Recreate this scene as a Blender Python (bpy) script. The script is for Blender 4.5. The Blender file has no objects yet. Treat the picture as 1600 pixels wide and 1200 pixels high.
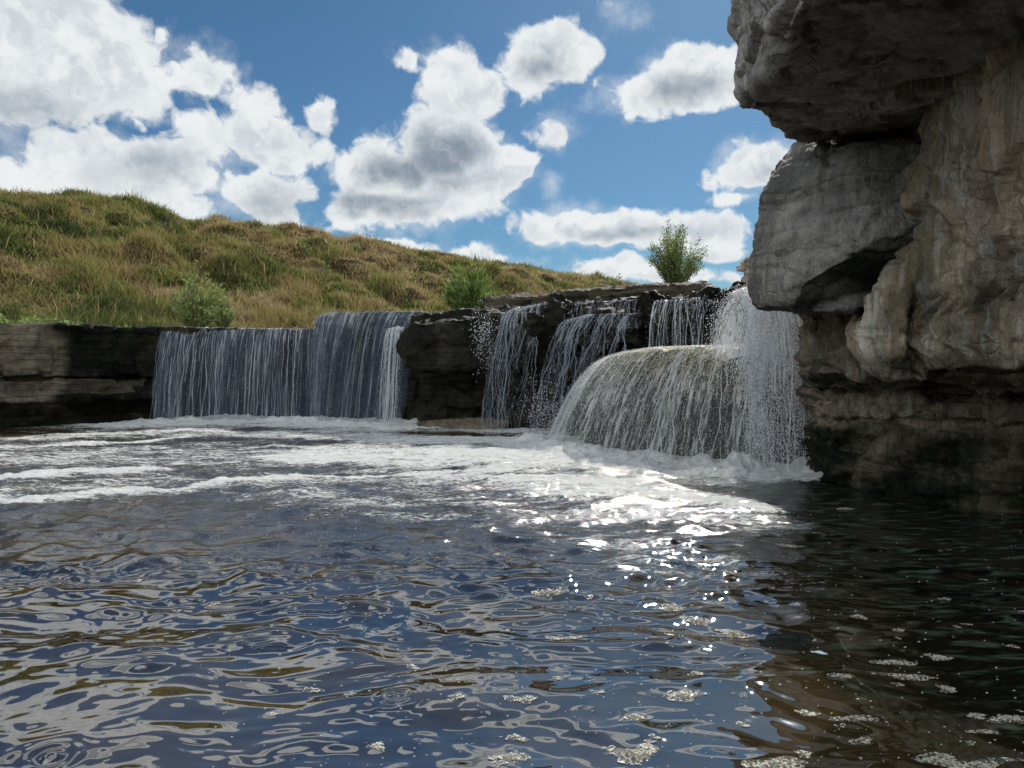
import bpy, bmesh, math, random
import numpy as np
from mathutils import Vector

random.seed(7)
RS = np.random.RandomState(11)
sc = bpy.context.scene
COL = sc.collection

# ------------------------------------------------------------------ camera
CAMZ = 1.1
PITCH = math.radians(1.34)
F = 1200.0
cam_d = bpy.data.cameras.new("camera")
cam = bpy.data.objects.new("camera", cam_d)
COL.objects.link(cam)
cam.location = (0, 0, CAMZ)
cam.rotation_euler = (math.radians(90) - PITCH, 0, 0)
cam_d.sensor_width = 36.0
cam_d.lens = 36.0 * F / 1600.0
cam_d.clip_start = 0.05
cam_d.clip_end = 5000
sc.camera = cam

# ------------------------------------------------------------------ light
SUN_EL = math.radians(37)
SUN_AZ = math.radians(18)          # to the right of the view direction (+Y)
sd = (math.sin(SUN_AZ) * math.cos(SUN_EL), math.cos(SUN_AZ) * math.cos(SUN_EL), math.sin(SUN_EL))
sun_d = bpy.data.lights.new("sun", 'SUN')
sun_d.energy = 4.6
sun_d.angle = math.radians(0.55)
sun_d.color = (1.0, 0.95, 0.87)
sun = bpy.data.objects.new("sun", sun_d)
COL.objects.link(sun)
sun.rotation_euler = Vector(sd).to_track_quat('Z', 'Y').to_euler()

sc.view_settings.view_transform = 'Standard'
sc.view_settings.look = 'None'
sc.view_settings.gamma = 1.0
sc.view_settings.exposure = 0.0
sc.cycles.max_bounces = 6
sc.cycles.diffuse_bounces = 3
sc.cycles.glossy_bounces = 3
sc.cycles.transmission_bounces = 4
sc.cycles.transparent_max_bounces = 14
sc.cycles.use_denoising = True
sc.cycles.sample_clamp_indirect = 4.0
sc.cycles.caustics_reflective = False
sc.cycles.caustics_refractive = False


def pix_dir(px, py):
    a = (px - 800.0) / F
    b = (600.0 - py) / F
    c, s = math.cos(PITCH), math.sin(PITCH)
    return np.array([a, c + b * s, -s + b * c])


def W(px, py, D):
    """world point seen at photo pixel px,py lying D metres ahead"""
    d = pix_dir(px, py)
    d = d * (D / d[1])
    return (d[0], d[1], d[2] + CAMZ)


def G(px, py, z=0.0):
    """point of the plane z seen at photo pixel"""
    d = pix_dir(px, py)
    t = (z - CAMZ) / d[2]
    return (d[0] * t, d[1] * t, z)


def azel(px, py):
    d = pix_dir(px, py)
    d = d / np.linalg.norm(d)
    return math.degrees(math.atan2(d[0], d[1])), math.degrees(math.asin(d[2]))


# ------------------------------------------------------------------ node helper
class NT:
    def __init__(self, tree):
        self.t = tree
        self.n = tree.nodes
        self.l = tree.links

    def node(self, typ, props=None, ins=None):
        nd = self.n.new(typ)
        for k, v in (props or {}).items():
            setattr(nd, k, v)
        for k, v in (ins or {}).items():
            self.put(nd.inputs[k], v)
        return nd

    def put(self, sock, v):
        if isinstance(v, bpy.types.NodeSocket):
            self.l.new(v, sock)
        elif isinstance(v, (tuple, list)) and len(v) == 3 and sock.type == 'RGBA':
            sock.default_value = (v[0], v[1], v[2], 1)
        else:
            sock.default_value = v

    def m(self, op, a, b=None, c=None, clamp=False):
        nd = self.n.new('ShaderNodeMath')
        nd.operation = op
        nd.use_clamp = clamp
        self.put(nd.inputs[0], a)
        if b is not None: self.put(nd.inputs[1], b)
        if c is not None: self.put(nd.inputs[2], c)
        return nd.outputs[0]

    def v(self, op, a, b=None, c=None, out=0, scale=None):
        nd = self.n.new('ShaderNodeVectorMath')
        nd.operation = op
        self.put(nd.inputs[0], a)
        if b is not None: self.put(nd.inputs[1], b)
        if c is not None: self.put(nd.inputs[2], c)
        if scale is not None: self.put(nd.inputs['Scale'], scale)
        return nd.outputs['Value'] if out else nd.outputs[0]

    def noise(self, vec, scale, detail=4, rough=0.55, dist=0.0, color=False, lac=2.0):
        nd = self.n.new('ShaderNodeTexNoise')
        self.put(nd.inputs['Vector'], vec)
        self.put(nd.inputs['Scale'], scale)
        self.put(nd.inputs['Detail'], detail)
        self.put(nd.inputs['Roughness'], rough)
        self.put(nd.inputs['Lacunarity'], lac)
        self.put(nd.inputs['Distortion'], dist)
        return nd.outputs['Color'] if color else nd.outputs[0]

    def step(self, x, a, b, lo=0.0, hi=1.0, smooth=True):
        nd = self.n.new('ShaderNodeMapRange')
        nd.interpolation_type = 'SMOOTHSTEP' if smooth else 'LINEAR'
        nd.clamp = True
        self.put(nd.inputs[0], x)
        self.put(nd.inputs[1], a)
        self.put(nd.inputs[2], b)
        self.put(nd.inputs[3], lo)
        self.put(nd.inputs[4], hi)
        return nd.outputs[0]

    def mix(self, f, a, b):
        nd = self.n.new('ShaderNodeMix')
        nd.data_type = 'RGBA'
        nd.clamp_factor = True
        self.put(nd.inputs[0], f)
        self.put(nd.inputs[6], a)
        self.put(nd.inputs[7], b)
        return nd.outputs[2]

    def attr(self, name, out='Fac'):
        nd = self.n.new('ShaderNodeAttribute')
        nd.attribute_name = name
        return nd.outputs[out]

    def ramp(self, f, stops):
        nd = self.n.new('ShaderNodeValToRGB')
        cr = nd.color_ramp
        while len(cr.elements) < len(stops):
            cr.elements.new(0.5)
        for e, (p, c) in zip(cr.elements, stops):
            e.position = p
            e.color = (c[0], c[1], c[2], 1)
        self.put(nd.inputs[0], f)
        return nd.outputs[0]

    def bump(self, h, strength, dist, normal=None):
        nd = self.n.new('ShaderNodeBump')
        self.put(nd.inputs['Strength'], strength)
        self.put(nd.inputs['Distance'], dist)
        self.put(nd.inputs['Height'], h)
        if normal is not None: self.put(nd.inputs['Normal'], normal)
        return nd.outputs[0]


def material(name):
    m = bpy.data.materials.new(name)
    m.use_nodes = True
    m.node_tree.nodes.clear()
    nt = NT(m.node_tree)
    out = m.node_tree.nodes.new('ShaderNodeOutputMaterial')
    return m, nt, out


# ------------------------------------------------------------------ sky with clouds
world = bpy.data.worlds.new("World")
sc.world = world
world.use_nodes = True
world.node_tree.nodes.clear()
w = NT(world.node_tree)
wout = w.n.new('ShaderNodeOutputWorld')
SKY = 0.095

def blobs(lst, P):
    res = None
    for (cx, cy, rx, ry, wt) in lst:
        if isinstance(cx, tuple):
            a, e = cx
            rad = (rx, ry)
        else:
            a, e = azel(cx, cy)
            rad = (rx / 20.0, ry / 20.0)
        inv = (1 / rad[0], 1 / rad[1], 0)
        q = w.v('MULTIPLY_ADD', P, inv, (-a * inv[0], -e * inv[1], 0))
        ln = w.v('LENGTH', q, out=1)
        val = w.m('MULTIPLY_ADD', ln, -wt, wt)
        if res is None:
            res = val
        else:
            res = w.m('SMOOTH_MAX', res, val, 0.08)
    return res



CL = [(20, 40, 150, 100, 1.3), (140, 100, 120, 82, 1.2), (30, 160, 120, 45, 1), (325, 118, 62, 45, .75), (230, 90, 40, 30, .3),
      (150, 250, 140, 56, 1.2), (250, 265, 110, 52, 1.2), (90, 225, 70, 40, .8), (60, 300, 90, 30, .7), (420, 220, 110, 52, 1.1), (340, 230, 60, 60, .8), (385, 160, 60, 30, .6),
      (420, 300, 110, 45, .9), (460, 350, 60, 45, .7), (290, 320, 80, 28, .7), (0, 270, 40, 40, .8),
      (505, 180, 24, 26, .5), (245, 60, 26, 22, .45), (425, 160, 26, 18, .5), (300, 190, 40, 20, .4),
      (690, 230, 95, 75, 1.2), (600, 270, 110, 65, 1.1), (745, 275, 90, 60, 1.1), (640, 310, 150, 42, 1), (560, 320, 90, 35, .8),
      (715, 150, 60, 55, .9), (705, 100, 42, 42, .8), (765, 135, 36, 26, .7), (650, 85, 30, 16, .4),
      (960, 20, 34, 28, .45), (990, 32, 22, 16, .4), (855, 78, 76, 52, 1.3), (905, 70, 40, 34, .8), (840, 110, 50, 40, .8),
      (1060, 120, 92, 50, 1.1), (1000, 140, 80, 38, 1), (1130, 130, 80, 44, 1), (1050, 105, 50, 40, .8),
      (860, 208, 46, 28, .6), (850, 288, 20, 18, .45),
      (880, 350, 100, 34, .9), (960, 355, 110, 32, .95), (1070, 370, 90, 36, .9), (1110, 400, 55, 22, .5),
      (1190, 258, 82, 36, 1), (1150, 310, 32, 12, .35), (1250, 260, 60, 36, .9),
      (930, 430, 70, 24, .8), (970, 422, 40, 22, .7), (1050, 435, 110, 16, .6), (1140, 440, 60, 18, .6),
      (620, 380, 60, 14, .5), (750, 402, 100, 18, .6), (960, 20, 30, 26, .2)]
SH = [(690, 235, 70, 48, 1.2), (620, 262, 70, 38, 1.0), (600, 318, 110, 22, .9), (700, 285, 70, 30, .6), (850, 95, 50, 32, .7), (1060, 140, 90, 24, .7),
      (230, 255, 100, 40, .5), (40, 170, 100, 40, .55), (440, 320, 60, 40, .6), (970, 365, 130, 14, .5), (1200, 270, 50, 16, .5)]
# clouds above and beside the frame, mirrored by the pool
CL2 = [((-34, 40), 0, 13, 7, 1.2), ((-12, 40), 0, 6, 3, .8), ((-42, 56), 0, 16, 7, 1.1), ((6, 52), 0, 7, 4, .6), ((3, 37), 0, 8, 3.0, .9), ((17, 42), 0, 7, 3.0, .8), ((-18, 34), 0, 6, 2.5, .9),
       ((-64, 30), 0, 16, 14, 1), ((60, 40), 0, 14, 9, .9)]


def cloud_sky(mode):
    """mode 0: the part of the sky in the frame, 1: above and beside it, 2: behind the camera"""
    tc = w.n.new('ShaderNodeTexCoord').outputs['Generated']
    dirn = w.v('NORMALIZE', tc)
    sky = w.n.new('ShaderNodeTexSky')
    sky.sky_type = 'NISHITA'
    sky.sun_disc = False
    sky.sun_elevation = SUN_EL
    sky.sun_rotation = SUN_AZ
    sky.air_density = 1.0
    sky.dust_density = 0.3
    sky.ozone_density = 2.0
    sep = w.n.new('ShaderNodeSeparateXYZ')
    w.l.new(dirn, sep.inputs[0])
    az = w.m('MULTIPLY', w.m('ARCTAN2', sep.outputs[0], sep.outputs[1]), 57.2958)
    el = w.m('MULTIPLY', w.m('ARCSINE', sep.outputs[2]), 57.2958)
    cmb = w.n.new('ShaderNodeCombineXYZ')
    w.l.new(az, cmb.inputs[0])
    w.l.new(el, cmb.inputs[1])
    P0 = cmb.outputs[0]
    skyc = w.v('SCALE', sky.outputs[0], scale=SKY)
    skyc = w.v('MULTIPLY', skyc, (0.32, 0.515, 0.635))
    if mode == 2:
        n = w.noise(w.v('MULTIPLY', dirn, (1, 1, 1.8)), 2.6, 5, 0.6)
        alpha = w.step(n, 0.42, 0.50)
        n2 = w.noise(dirn, 7.0, 3, 0.6)
        ccol = w.mix(w.step(n2, 0.6, 0.4), (0.84, 0.86, 0.88), (0.62, 0.66, 0.70))
    else:
        warp1 = w.v('SUBTRACT', w.noise(dirn, 6.0, 1, 0.5, color=True), (0.5, 0.5, 0.5))
        P1 = w.v('MULTIPLY_ADD', warp1, (3.0, 2.4, 0), P0)
        if mode == 0:
            warp2 = w.v('SUBTRACT', w.noise(dirn, 24.0, 2, 0.6, color=True), (0.5, 0.5, 0.5))
            P1 = w.v('MULTIPLY_ADD', warp2, (2.2, 1.8, 0), P1)
            dwarp = w.v('MULTIPLY_ADD', warp2, (.05, .05, .05), dirn)
        else:
            dwarp = dirn
        base = blobs(CL if mode == 0 else CL2, P1)

        def puffs(vec):
            f = w.noise(vec, 11.0, 8 if mode == 0 else 4, 0.60 if mode == 0 else .6)
            r = w.m('MULTIPLY', w.m('SUBTRACT', f, 0.5), 2.4)
            if mode == 0:
                vo = w.node('ShaderNodeTexVoronoi', {'feature': 'F1', 'normalize': True}, {'Vector': vec, 'Scale': 17.0, 'Detail': 1.5, 'Roughness': 0.5})
                r = w.m('ADD', r, w.m('MULTIPLY', w.m('SUBTRACT', 0.40, vo.outputs[0]), 0.85))
            return r
        nz = puffs(dwarp)
        dens = w.m('ADD', nz, w.m('MULTIPLY_ADD', base, 1.2, -0.16 if mode == 0 else -0.1))
        if mode == 0:
            nz2 = puffs(w.v('ADD', dwarp, (0.006, 0.0, 0.016)))
            alpha = w.step(dens, 0.0, 0.34)
            veil = w.step(w.m('MULTIPLY_ADD', w.m('SUBTRACT', w.noise(dirn, 9.0, 6, 0.68), 0.5), 2.8, base), -0.05, 1.0, 0, 0.55)
            alpha = w.m('MAXIMUM', alpha, veil)
            shd = blobs(SH, P1)
            shd = w.m('MULTIPLY_ADD', w.m('SUBTRACT', w.noise(dirn, 11.0, 5, 0.6), 0.5), 1.2, shd)
            core = w.step(shd, -0.1, 0.75)
            lit = w.step(w.m('SUBTRACT', nz, nz2), -0.26, 0.22)
            thick = w.step(dens, 0.10, 0.75)
            ccol = w.mix(w.m('MULTIPLY', w.m('SUBTRACT', 1.0, lit), w.m('MULTIPLY_ADD', thick, 0.50, 0.12)), (0.84, 0.87, 0.885), (0.46, 0.53, 0.60))
            ccol = w.mix(w.m('MULTIPLY', core, w.m('MULTIPLY_ADD', lit, -0.25, 0.95)), ccol, (0.22, 0.28, 0.345))
        else:
            alpha = w.step(dens, 0.02, 0.25)
            ccol = w.mix(w.step(dens, 0.5, 1.0), (0.80, 0.845, 0.87), (0.42, 0.48, 0.54))
    # unseen clouds opposite the sun: front-lit, brightness raised to light the shaded faces
    back = w.step(w.v('DOT_PRODUCT', dirn, (-sd[0], -sd[1], 0.0), out=1), -0.45, 0.6, 1.0, BACK_CLOUD_FILL)
    ccol = w.v('SCALE', ccol, scale=back)
    bg = w.node('ShaderNodeBackground', ins={'Color': w.mix(alpha, skyc, ccol), 'Strength': 1.0})
    return bg.outputs[0]


BACK_CLOUD_FILL = 2.4  # gain of the out-of-view rear clouds, added as fill for shaded rock
tc = w.n.new('ShaderNodeTexCoord').outputs['Generated']
dirn = w.v('NORMALIZE', tc)
sep = w.n.new('ShaderNodeSeparateXYZ')
w.l.new(dirn, sep.inputs[0])
up_ = w.m('GREATER_THAN', sep.outputs[2], math.sin(math.radians(31)))
wide = w.m('LESS_THAN', sep.outputs[1], w.m('MULTIPLY', w.m('ABSOLUTE', sep.outputs[0]), 1.15))
out_f = w.m('MAXIMUM', up_, wide)
behind = w.m('LESS_THAN', sep.outputs[1], 0.05)
mxa = w.n.new('ShaderNodeMixShader')
w.l.new(behind, mxa.inputs[0])
w.l.new(cloud_sky(1), mxa.inputs[1])
w.l.new(cloud_sky(2), mxa.inputs[2])
mxb = w.n.new('ShaderNodeMixShader')
w.l.new(out_f, mxb.inputs[0])
w.l.new(cloud_sky(0), mxb.inputs[1])
w.l.new(mxa.outputs[0], mxb.inputs[2])
w.l.new(mxb.outputs[0], wout.inputs[0])
world.cycles.sampling_method = 'MANUAL'
world.cycles.sample_map_resolution = 512

# ------------------------------------------------------------------ numpy noise
_perm = np.random.RandomState(5).permutation(256)
_perm = np.concatenate([_perm, _perm, _perm])
_g = np.random.RandomState(6).normal(size=(256, 3))
_g /= np.linalg.norm(_g, axis=1)[:, None]


def perlin(P):
    P = np.asarray(P, dtype=np.float64)
    i = np.floor(P).astype(np.int64)
    f = P - i
    i &= 255
    u = f * f * f * (f * (f * 6 - 15) + 10)
    res = 0
    for dx in (0, 1):
        wx = u[:, 0] if dx else 1 - u[:, 0]
        for dy in (0, 1):
            wy = u[:, 1] if dy else 1 - u[:, 1]
            for dz in (0, 1):
                wz = u[:, 2] if dz else 1 - u[:, 2]
                h = _perm[_perm[_perm[(i[:, 0] + dx) & 255] + ((i[:, 1] + dy) & 255)] + ((i[:, 2] + dz) & 255)]
                g = _g[h]
                d = g[:, 0] * (f[:, 0] - dx) + g[:, 1] * (f[:, 1] - dy) + g[:, 2] * (f[:, 2] - dz)
                res = res + wx * wy * wz * d
    return res * 1.5


def fbm(P, oct=4, gain=0.5, lac=2.03):
    P = np.asarray(P, dtype=np.float64)
    r = 0
    a = 1.0
    for o in range(oct):
        r = r + a * perlin(P + o * 17.3)
        P = P * lac
        a *= gain
    return r


def noise2(x, y, s, oct=3, z=0.0):
    return fbm(np.stack([x * s, y * s, np.full_like(x, z + 3.7)], 1), oct)


def cell(P, seed=0):
    """jittered-grid cellular: distance to nearest, second nearest, id value in 0..1"""
    P = np.asarray(P)
    i = np.floor(P).astype(np.int64)
    best = np.full(len(P), 9.0)
    sec = np.full(len(P), 9.0)
    val = np.zeros(len(P))
    for dx in (-1, 0, 1):
        for dy in (-1, 0, 1):
            for dz in (-1, 0, 1):
                c = i + np.array([dx, dy, dz])
                h = _perm[_perm[_perm[(c[:, 0] + seed) & 255] + (c[:, 1] & 255)] + (c[:, 2] & 255)]
                o = np.stack([_perm[h], _perm[h + 57], _perm[h + 131]], 1) / 255.0
                d = np.linalg.norm(c + o - P, axis=1)
                m = d < best
                sec = np.where(m, best, np.minimum(sec, d))
                val = np.where(m, _perm[h + 201] / 255.0, val)
                best = np.where(m, d, best)
    return best, sec, val


def facets(P, seed=0, k=1.0):
    """broken-rock relief: every cell is its own tilted plane"""
    P = np.asarray(P)
    i = np.floor(P).astype(np.int64)
    best = np.full(len(P), 9.0)
    sec = np.full(len(P), 9.0)
    d_ = np.zeros(len(P))
    for dx in (-1, 0, 1):
        for dy in (-1, 0, 1):
            for dz in (-1, 0, 1):
                c = i + np.array([dx, dy, dz])
                h = _perm[_perm[_perm[(c[:, 0] + seed) & 255] + (c[:, 1] & 255)] + (c[:, 2] & 255)]
                o = np.stack([_perm[h], _perm[h + 57], _perm[h + 131]], 1) / 255.0
                r = P - (c + o)
                d = np.linalg.norm(r, axis=1)
                g = _g[_perm[h + 77]]
                pl = (r * g).sum(1) * k + (_perm[h + 201] / 255.0 - .5)
                m = d < best
                sec = np.where(m, best, np.minimum(sec, d))
                d_ = np.where(m, pl, d_)
                best = np.where(m, d, best)
    return d_, sec - best


def sstep(x, a, b):
    t = np.clip((x - a) / (b - a), 0, 1)
    return t * t * (3 - 2 * t)


# ------------------------------------------------------------------ mesh helpers
def link_mesh(name, verts, faces=None, quads=None, tris=None, mat=None, parent=None, smooth=True, attrs=None):
    me = bpy.data.meshes.new(name)
    verts = np.asarray(verts, dtype=np.float32)
    me.vertices.add(len(verts))
    me.vertices.foreach_set('co', verts.ravel())
    fl, st, tot = [], [], []
    pos = 0
    if quads is not None and len(quads):
        q = np.asarray(quads, dtype=np.int32)
        fl.append(q.ravel())
        st.append(np.arange(len(q), dtype=np.int32) * 4 + pos)
        pos += len(q) * 4
    if tris is not None and len(tris):
        q = np.asarray(tris, dtype=np.int32)
        fl.append(q.ravel())
        st.append(np.arange(len(q), dtype=np.int32) * 3 + pos)
        pos += len(q) * 3
    fl = np.concatenate(fl)
    st = np.concatenate(st)
    me.loops.add(len(fl))
    me.loops.foreach_set('vertex_index', fl)
    me.polygons.add(len(st))
    me.polygons.foreach_set('loop_start', st)
    me.update(calc_edges=True)
    me.validate(verbose=False)
    if smooth:
        me.polygons.foreach_set('use_smooth', np.ones(len(me.polygons), dtype=bool))
    for k, a in (attrs or {}).items():
        a = np.asarray(a, dtype=np.float32)
        if a.ndim == 1:
            at = me.attributes.new(k, 'FLOAT', 'POINT')
            at.data.foreach_set('value', a)
        else:
            at = me.attributes.new(k, 'FLOAT_VECTOR', 'POINT')
            at.data.foreach_set('vector', a.ravel())
    o = bpy.data.objects.new(name, me)
    COL.objects.link(o)
    if mat: me.materials.append(mat)
    if parent: o.parent = parent
    return o


def tag(o, label=None, cat=None, group=None, kind=None):
    if label: o['label'] = label
    if cat: o['category'] = cat
    if group: o['group'] = group
    if kind: o['kind'] = kind
    return o


def empty(name, loc=(0, 0, 0)):
    o = bpy.data.objects.new(name, None)
    o.location = loc
    o.empty_display_size = 0.2
    COL.objects.link(o)
    return o


def adopt(parent, child):
    """parent a child that was built in world coordinates"""
    me = child.data
    n = len(me.vertices)
    a = np.empty(n * 3, dtype=np.float32)
    me.vertices.foreach_get('co', a)
    a = a.reshape(-1, 3) - np.array(parent.location[:], dtype=np.float32)
    me.vertices.foreach_set('co', a.ravel())
    me.update()
    child.parent = parent
    return child


def grid_faces(nu, nv):
    i = np.arange(nu - 1)[:, None] * nv + np.arange(nv - 1)[None, :]
    i = i.ravel()
    return np.stack([i, i + nv, i + nv + 1, i + 1], 1)


def tubes(paths, rad, sides=4):
    """paths (N,K,3), rad (N,K) -> verts, quads"""
    N, K, _ = paths.shape
    t = np.gradient(paths, axis=1)
    t /= np.linalg.norm(t, axis=2, keepdims=True) + 1e-9
    a = np.cross(t, np.array([0.93, 0.1, 0.3]))
    a /= np.linalg.norm(a, axis=2, keepdims=True) + 1e-9
    b = np.cross(t, a)
    vs = []
    for k in range(sides):
        th = 2 * math.pi * k / sides
        vs.append(paths + (a * math.cos(th) + b * math.sin(th)) * rad[..., None])
    v = np.stack(vs, 2).reshape(-1, 3)       # N,K,S
    n = np.arange(N)[:, None, None] * K * sides
    k = np.arange(K - 1)[None, :, None] * sides
    s = np.arange(sides)[None, None, :]
    s2 = (s + 1) % sides
    q = np.stack([n + k + s, n + k + s2, n + k + sides + s2, n + k + sides + s], -1).reshape(-1, 4)
    return v, q


def octas(C, R, stretch=None):
    """small octahedral drops"""
    base = np.array([[1, 0, 0], [-1, 0, 0], [0, 1, 0], [0, -1, 0], [0, 0, 1], [0, 0, -1]], float)
    f = np.array([[0, 2, 4], [2, 1, 4], [1, 3, 4], [3, 0, 4], [2, 0, 5], [1, 2, 5], [3, 1, 5], [0, 3, 5]])
    S = np.ones((len(C), 3)) if stretch is None else stretch
    v = C[:, None, :] + base[None] * R[:, None, None] * S[:, None, :]
    t = f[None] + np.arange(len(C))[:, None, None] * 6
    return v.reshape(-1, 3), t.reshape(-1, 3)


# ------------------------------------------------------------------ materials
def rock_material(name, c1, c2, c3, warm=(0.16, 0.11, 0.06), bump=1.0, vert=1.0, bed=4.0, bedk=1.0, vstr=0.0):
    m, t, out = material(name)
    tcn = t.n.new('ShaderNodeTexCoord').outputs['Object']
    strat = t.v('MULTIPLY', tcn, (1.0, 1.0, 7.0))
    flow = t.v('MULTIPLY', tcn, (7.0, 7.0, 1.2))
    n1 = t.noise(strat, 1.3, 6, 0.6, 0.4)
    n2 = t.noise(tcn, 2.2, 8, 0.65, 0.3)
    n3 = t.noise(flow, 0.9, 6, 0.6, 0.6)
    n4 = t.noise(tcn, 18, 5, 0.7)
    n5 = t.noise(tcn, 70, 4, 0.7)
    col = t.mix(t.step(n1, 0.38, 0.62), c1, c2)
    col = t.mix(t.step(n2, 0.45, 0.68), col, c3)
    col = t.mix(t.m('MULTIPLY', t.step(n2, 0.55, 0.35), 0.0), col, c1)
    lime = t.attr('lime')
    strk = t.m('MULTIPLY', t.step(n3, 0.46, 0.62), lime)
    col = t.mix(t.m('MULTIPLY', strk, 0.9), col, (0.62, 0.60, 0.55))
    col = t.mix(t.m('MULTIPLY', t.step(t.noise(flow, 0.55, 4, 0.6), 0.5, 0.62), t.m('MULTIPLY', lime, 0.55)), col, warm)
    vs = t.noise(t.v('MULTIPLY', tcn, (16, 16, 1.3)), 1.0, 5, 0.65, 0.8)
    col = t.mix(t.m('MULTIPLY', t.step(vs, 0.50, 0.40), vstr), col, c3)
    col = t.mix(t.m('MULTIPLY', t.step(vs, 0.54, 0.66), vstr * 0.8), col, (0.62, 0.58, 0.50))
    # speckle and pits
    col = t.mix(t.m('MULTIPLY', t.step(n4, 0.40, 0.30), 0.55), col, (0.05, 0.045, 0.04))
    col = t.mix(t.m('MULTIPLY', t.step(n5, 0.58, 0.75), 0.15), col, (0.45, 0.43, 0.40))
    moss = t.attr('moss')
    mm = t.m('MULTIPLY', moss, t.step(t.noise(tcn, 3.5, 6, 0.7), 0.38, 0.6))
    mcol = t.mix(t.noise(tcn, 25, 3), (0.015, 0.04, 0.012), (0.07, 0.11, 0.03))
    col = t.mix(mm, col, mcol)
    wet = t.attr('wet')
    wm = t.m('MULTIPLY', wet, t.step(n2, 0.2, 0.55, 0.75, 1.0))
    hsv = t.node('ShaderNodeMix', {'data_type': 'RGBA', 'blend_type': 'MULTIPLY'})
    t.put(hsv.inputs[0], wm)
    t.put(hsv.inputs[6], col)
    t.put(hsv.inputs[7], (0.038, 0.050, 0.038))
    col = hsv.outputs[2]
    rough = t.m('MULTIPLY_ADD', wm, -0.35, 0.90)
    hh = t.m('ADD', t.m('MULTIPLY', n1, 0.6), t.m('MULTIPLY', n4, 0.35))
    hh = t.m('MULTIPLY_ADD', n3, t.m('MULTIPLY', 0.8 * vert, 1.0), hh)
    hh = t.m('MULTIPLY_ADD', vs, 0.7 * vstr, hh)
    wq = t.v('MULTIPLY_ADD', t.noise(tcn, 1.6, 3, 0.6, color=True), (.55, .55, .3), tcn)
    ve = t.node('ShaderNodeTexVoronoi', {'feature': 'DISTANCE_TO_EDGE'}, {'Vector': t.v('MULTIPLY', wq, (1, 1, 1.6)), 'Scale': 2.3})
    cr = t.step(ve.outputs[0], 0.0, 0.011)
    cr = t.m('MAXIMUM', cr, t.step(t.noise(tcn, 1.1, 3, .6), 0.58, 0.53))
    sz = t.node('ShaderNodeSeparateXYZ', ins={0: tcn})
    bz = t.m('MULTIPLY_ADD', t.noise(t.v('MULTIPLY', tcn, (1, 1, .3)), 1.1, 4, .6), 1.3, t.m('MULTIPLY', sz.outputs[2], bed))
    bl = t.step(t.m('ABSOLUTE', t.m('SUBTRACT', t.m('FRACT', bz), 0.5)), 0.0, 0.045)
    bl = t.m('MAXIMUM', t.m('MAXIMUM', bl, 1.0 - bedk), t.step(t.noise(strat, 0.9, 2, .5), 0.50, 0.55))
    crack = t.m('MULTIPLY', cr, bl)
    dk = t.node('ShaderNodeMix', {'data_type': 'RGBA', 'blend_type': 'MULTIPLY'})
    t.put(dk.inputs[0], t.m('SUBTRACT', 1.0, crack))
    t.put(dk.inputs[6], col)
    t.put(dk.inputs[7], (0.42, 0.40, 0.37))
    col = dk.outputs[2]
    hh = t.m('MULTIPLY_ADD', crack, 0.5, hh)
    b1 = t.bump(hh, 0.9 * bump, 0.10)
    vor = t.node('ShaderNodeTexVoronoi', {'feature': 'F1'}, {'Vector': t.v('MULTIPLY', tcn, (1, 1, 2.2)), 'Scale': 9.0})
    b2 = t.bump(t.m('MULTIPLY_ADD', vor.outputs[0], 0.4, t.m('MULTIPLY', n5, 0.5)), 0.8 * bump, 0.03, b1)
    p = t.node('ShaderNodeBsdfPrincipled', ins={'Base Color': col, 'Roughness': rough, 'Normal': b2})
    p.inputs['Specular IOR Level'].default_value = 0.11
    t.l.new(p.outputs[0], out.inputs[0])
    return m


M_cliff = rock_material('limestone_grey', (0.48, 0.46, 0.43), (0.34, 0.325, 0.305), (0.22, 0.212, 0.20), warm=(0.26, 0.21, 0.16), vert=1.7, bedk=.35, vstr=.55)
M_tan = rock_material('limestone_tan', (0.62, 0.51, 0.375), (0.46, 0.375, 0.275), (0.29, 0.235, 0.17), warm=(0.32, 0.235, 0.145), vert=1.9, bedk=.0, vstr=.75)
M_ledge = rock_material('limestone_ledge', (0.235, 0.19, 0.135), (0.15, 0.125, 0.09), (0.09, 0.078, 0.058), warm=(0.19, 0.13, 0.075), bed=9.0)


def water_drop_material(name, col, alpha, rough=0.2, trans=0.45):
    m, t, out = material(name)
    p = t.node('ShaderNodeBsdfPrincipled', ins={'Base Color': col, 'Roughness': rough, 'IOR': 1.4})
    tr = t.node('ShaderNodeBsdfTranslucent', ins={'Color': col})
    mx = t.node('ShaderNodeMixShader', ins={0: trans})
    t.l.new(p.outputs[0], mx.inputs[1])
    t.l.new(tr.outputs[0], mx.inputs[2])
    tp = t.node('ShaderNodeBsdfTransparent')
    m2 = t.node('ShaderNodeMixShader', ins={0: alpha})
    t.l.new(tp.outputs[0], m2.inputs[1])
    t.l.new(mx.outputs[0], m2.inputs[2])
    t.l.new(m2.outputs[0], out.inputs[0])
    return m


M_strand = water_drop_material('falling_water_strand', (0.80, 0.83, 0.84), 0.42)
M_strand_dim = water_drop_material('falling_water_dim_strand', (0.50, 0.55, 0.62), 0.30)  # dim bluish strand copy; shade of the middle falls put into the colour
M_drop_dim = water_drop_material('dim_water_drops', (0.6, 0.65, 0.72), 0.5)  # drops toned down the same way, shade painted into their colour
M_drop = water_drop_material('water_drops', (0.9, 0.92, 0.95), 0.85)


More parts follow.
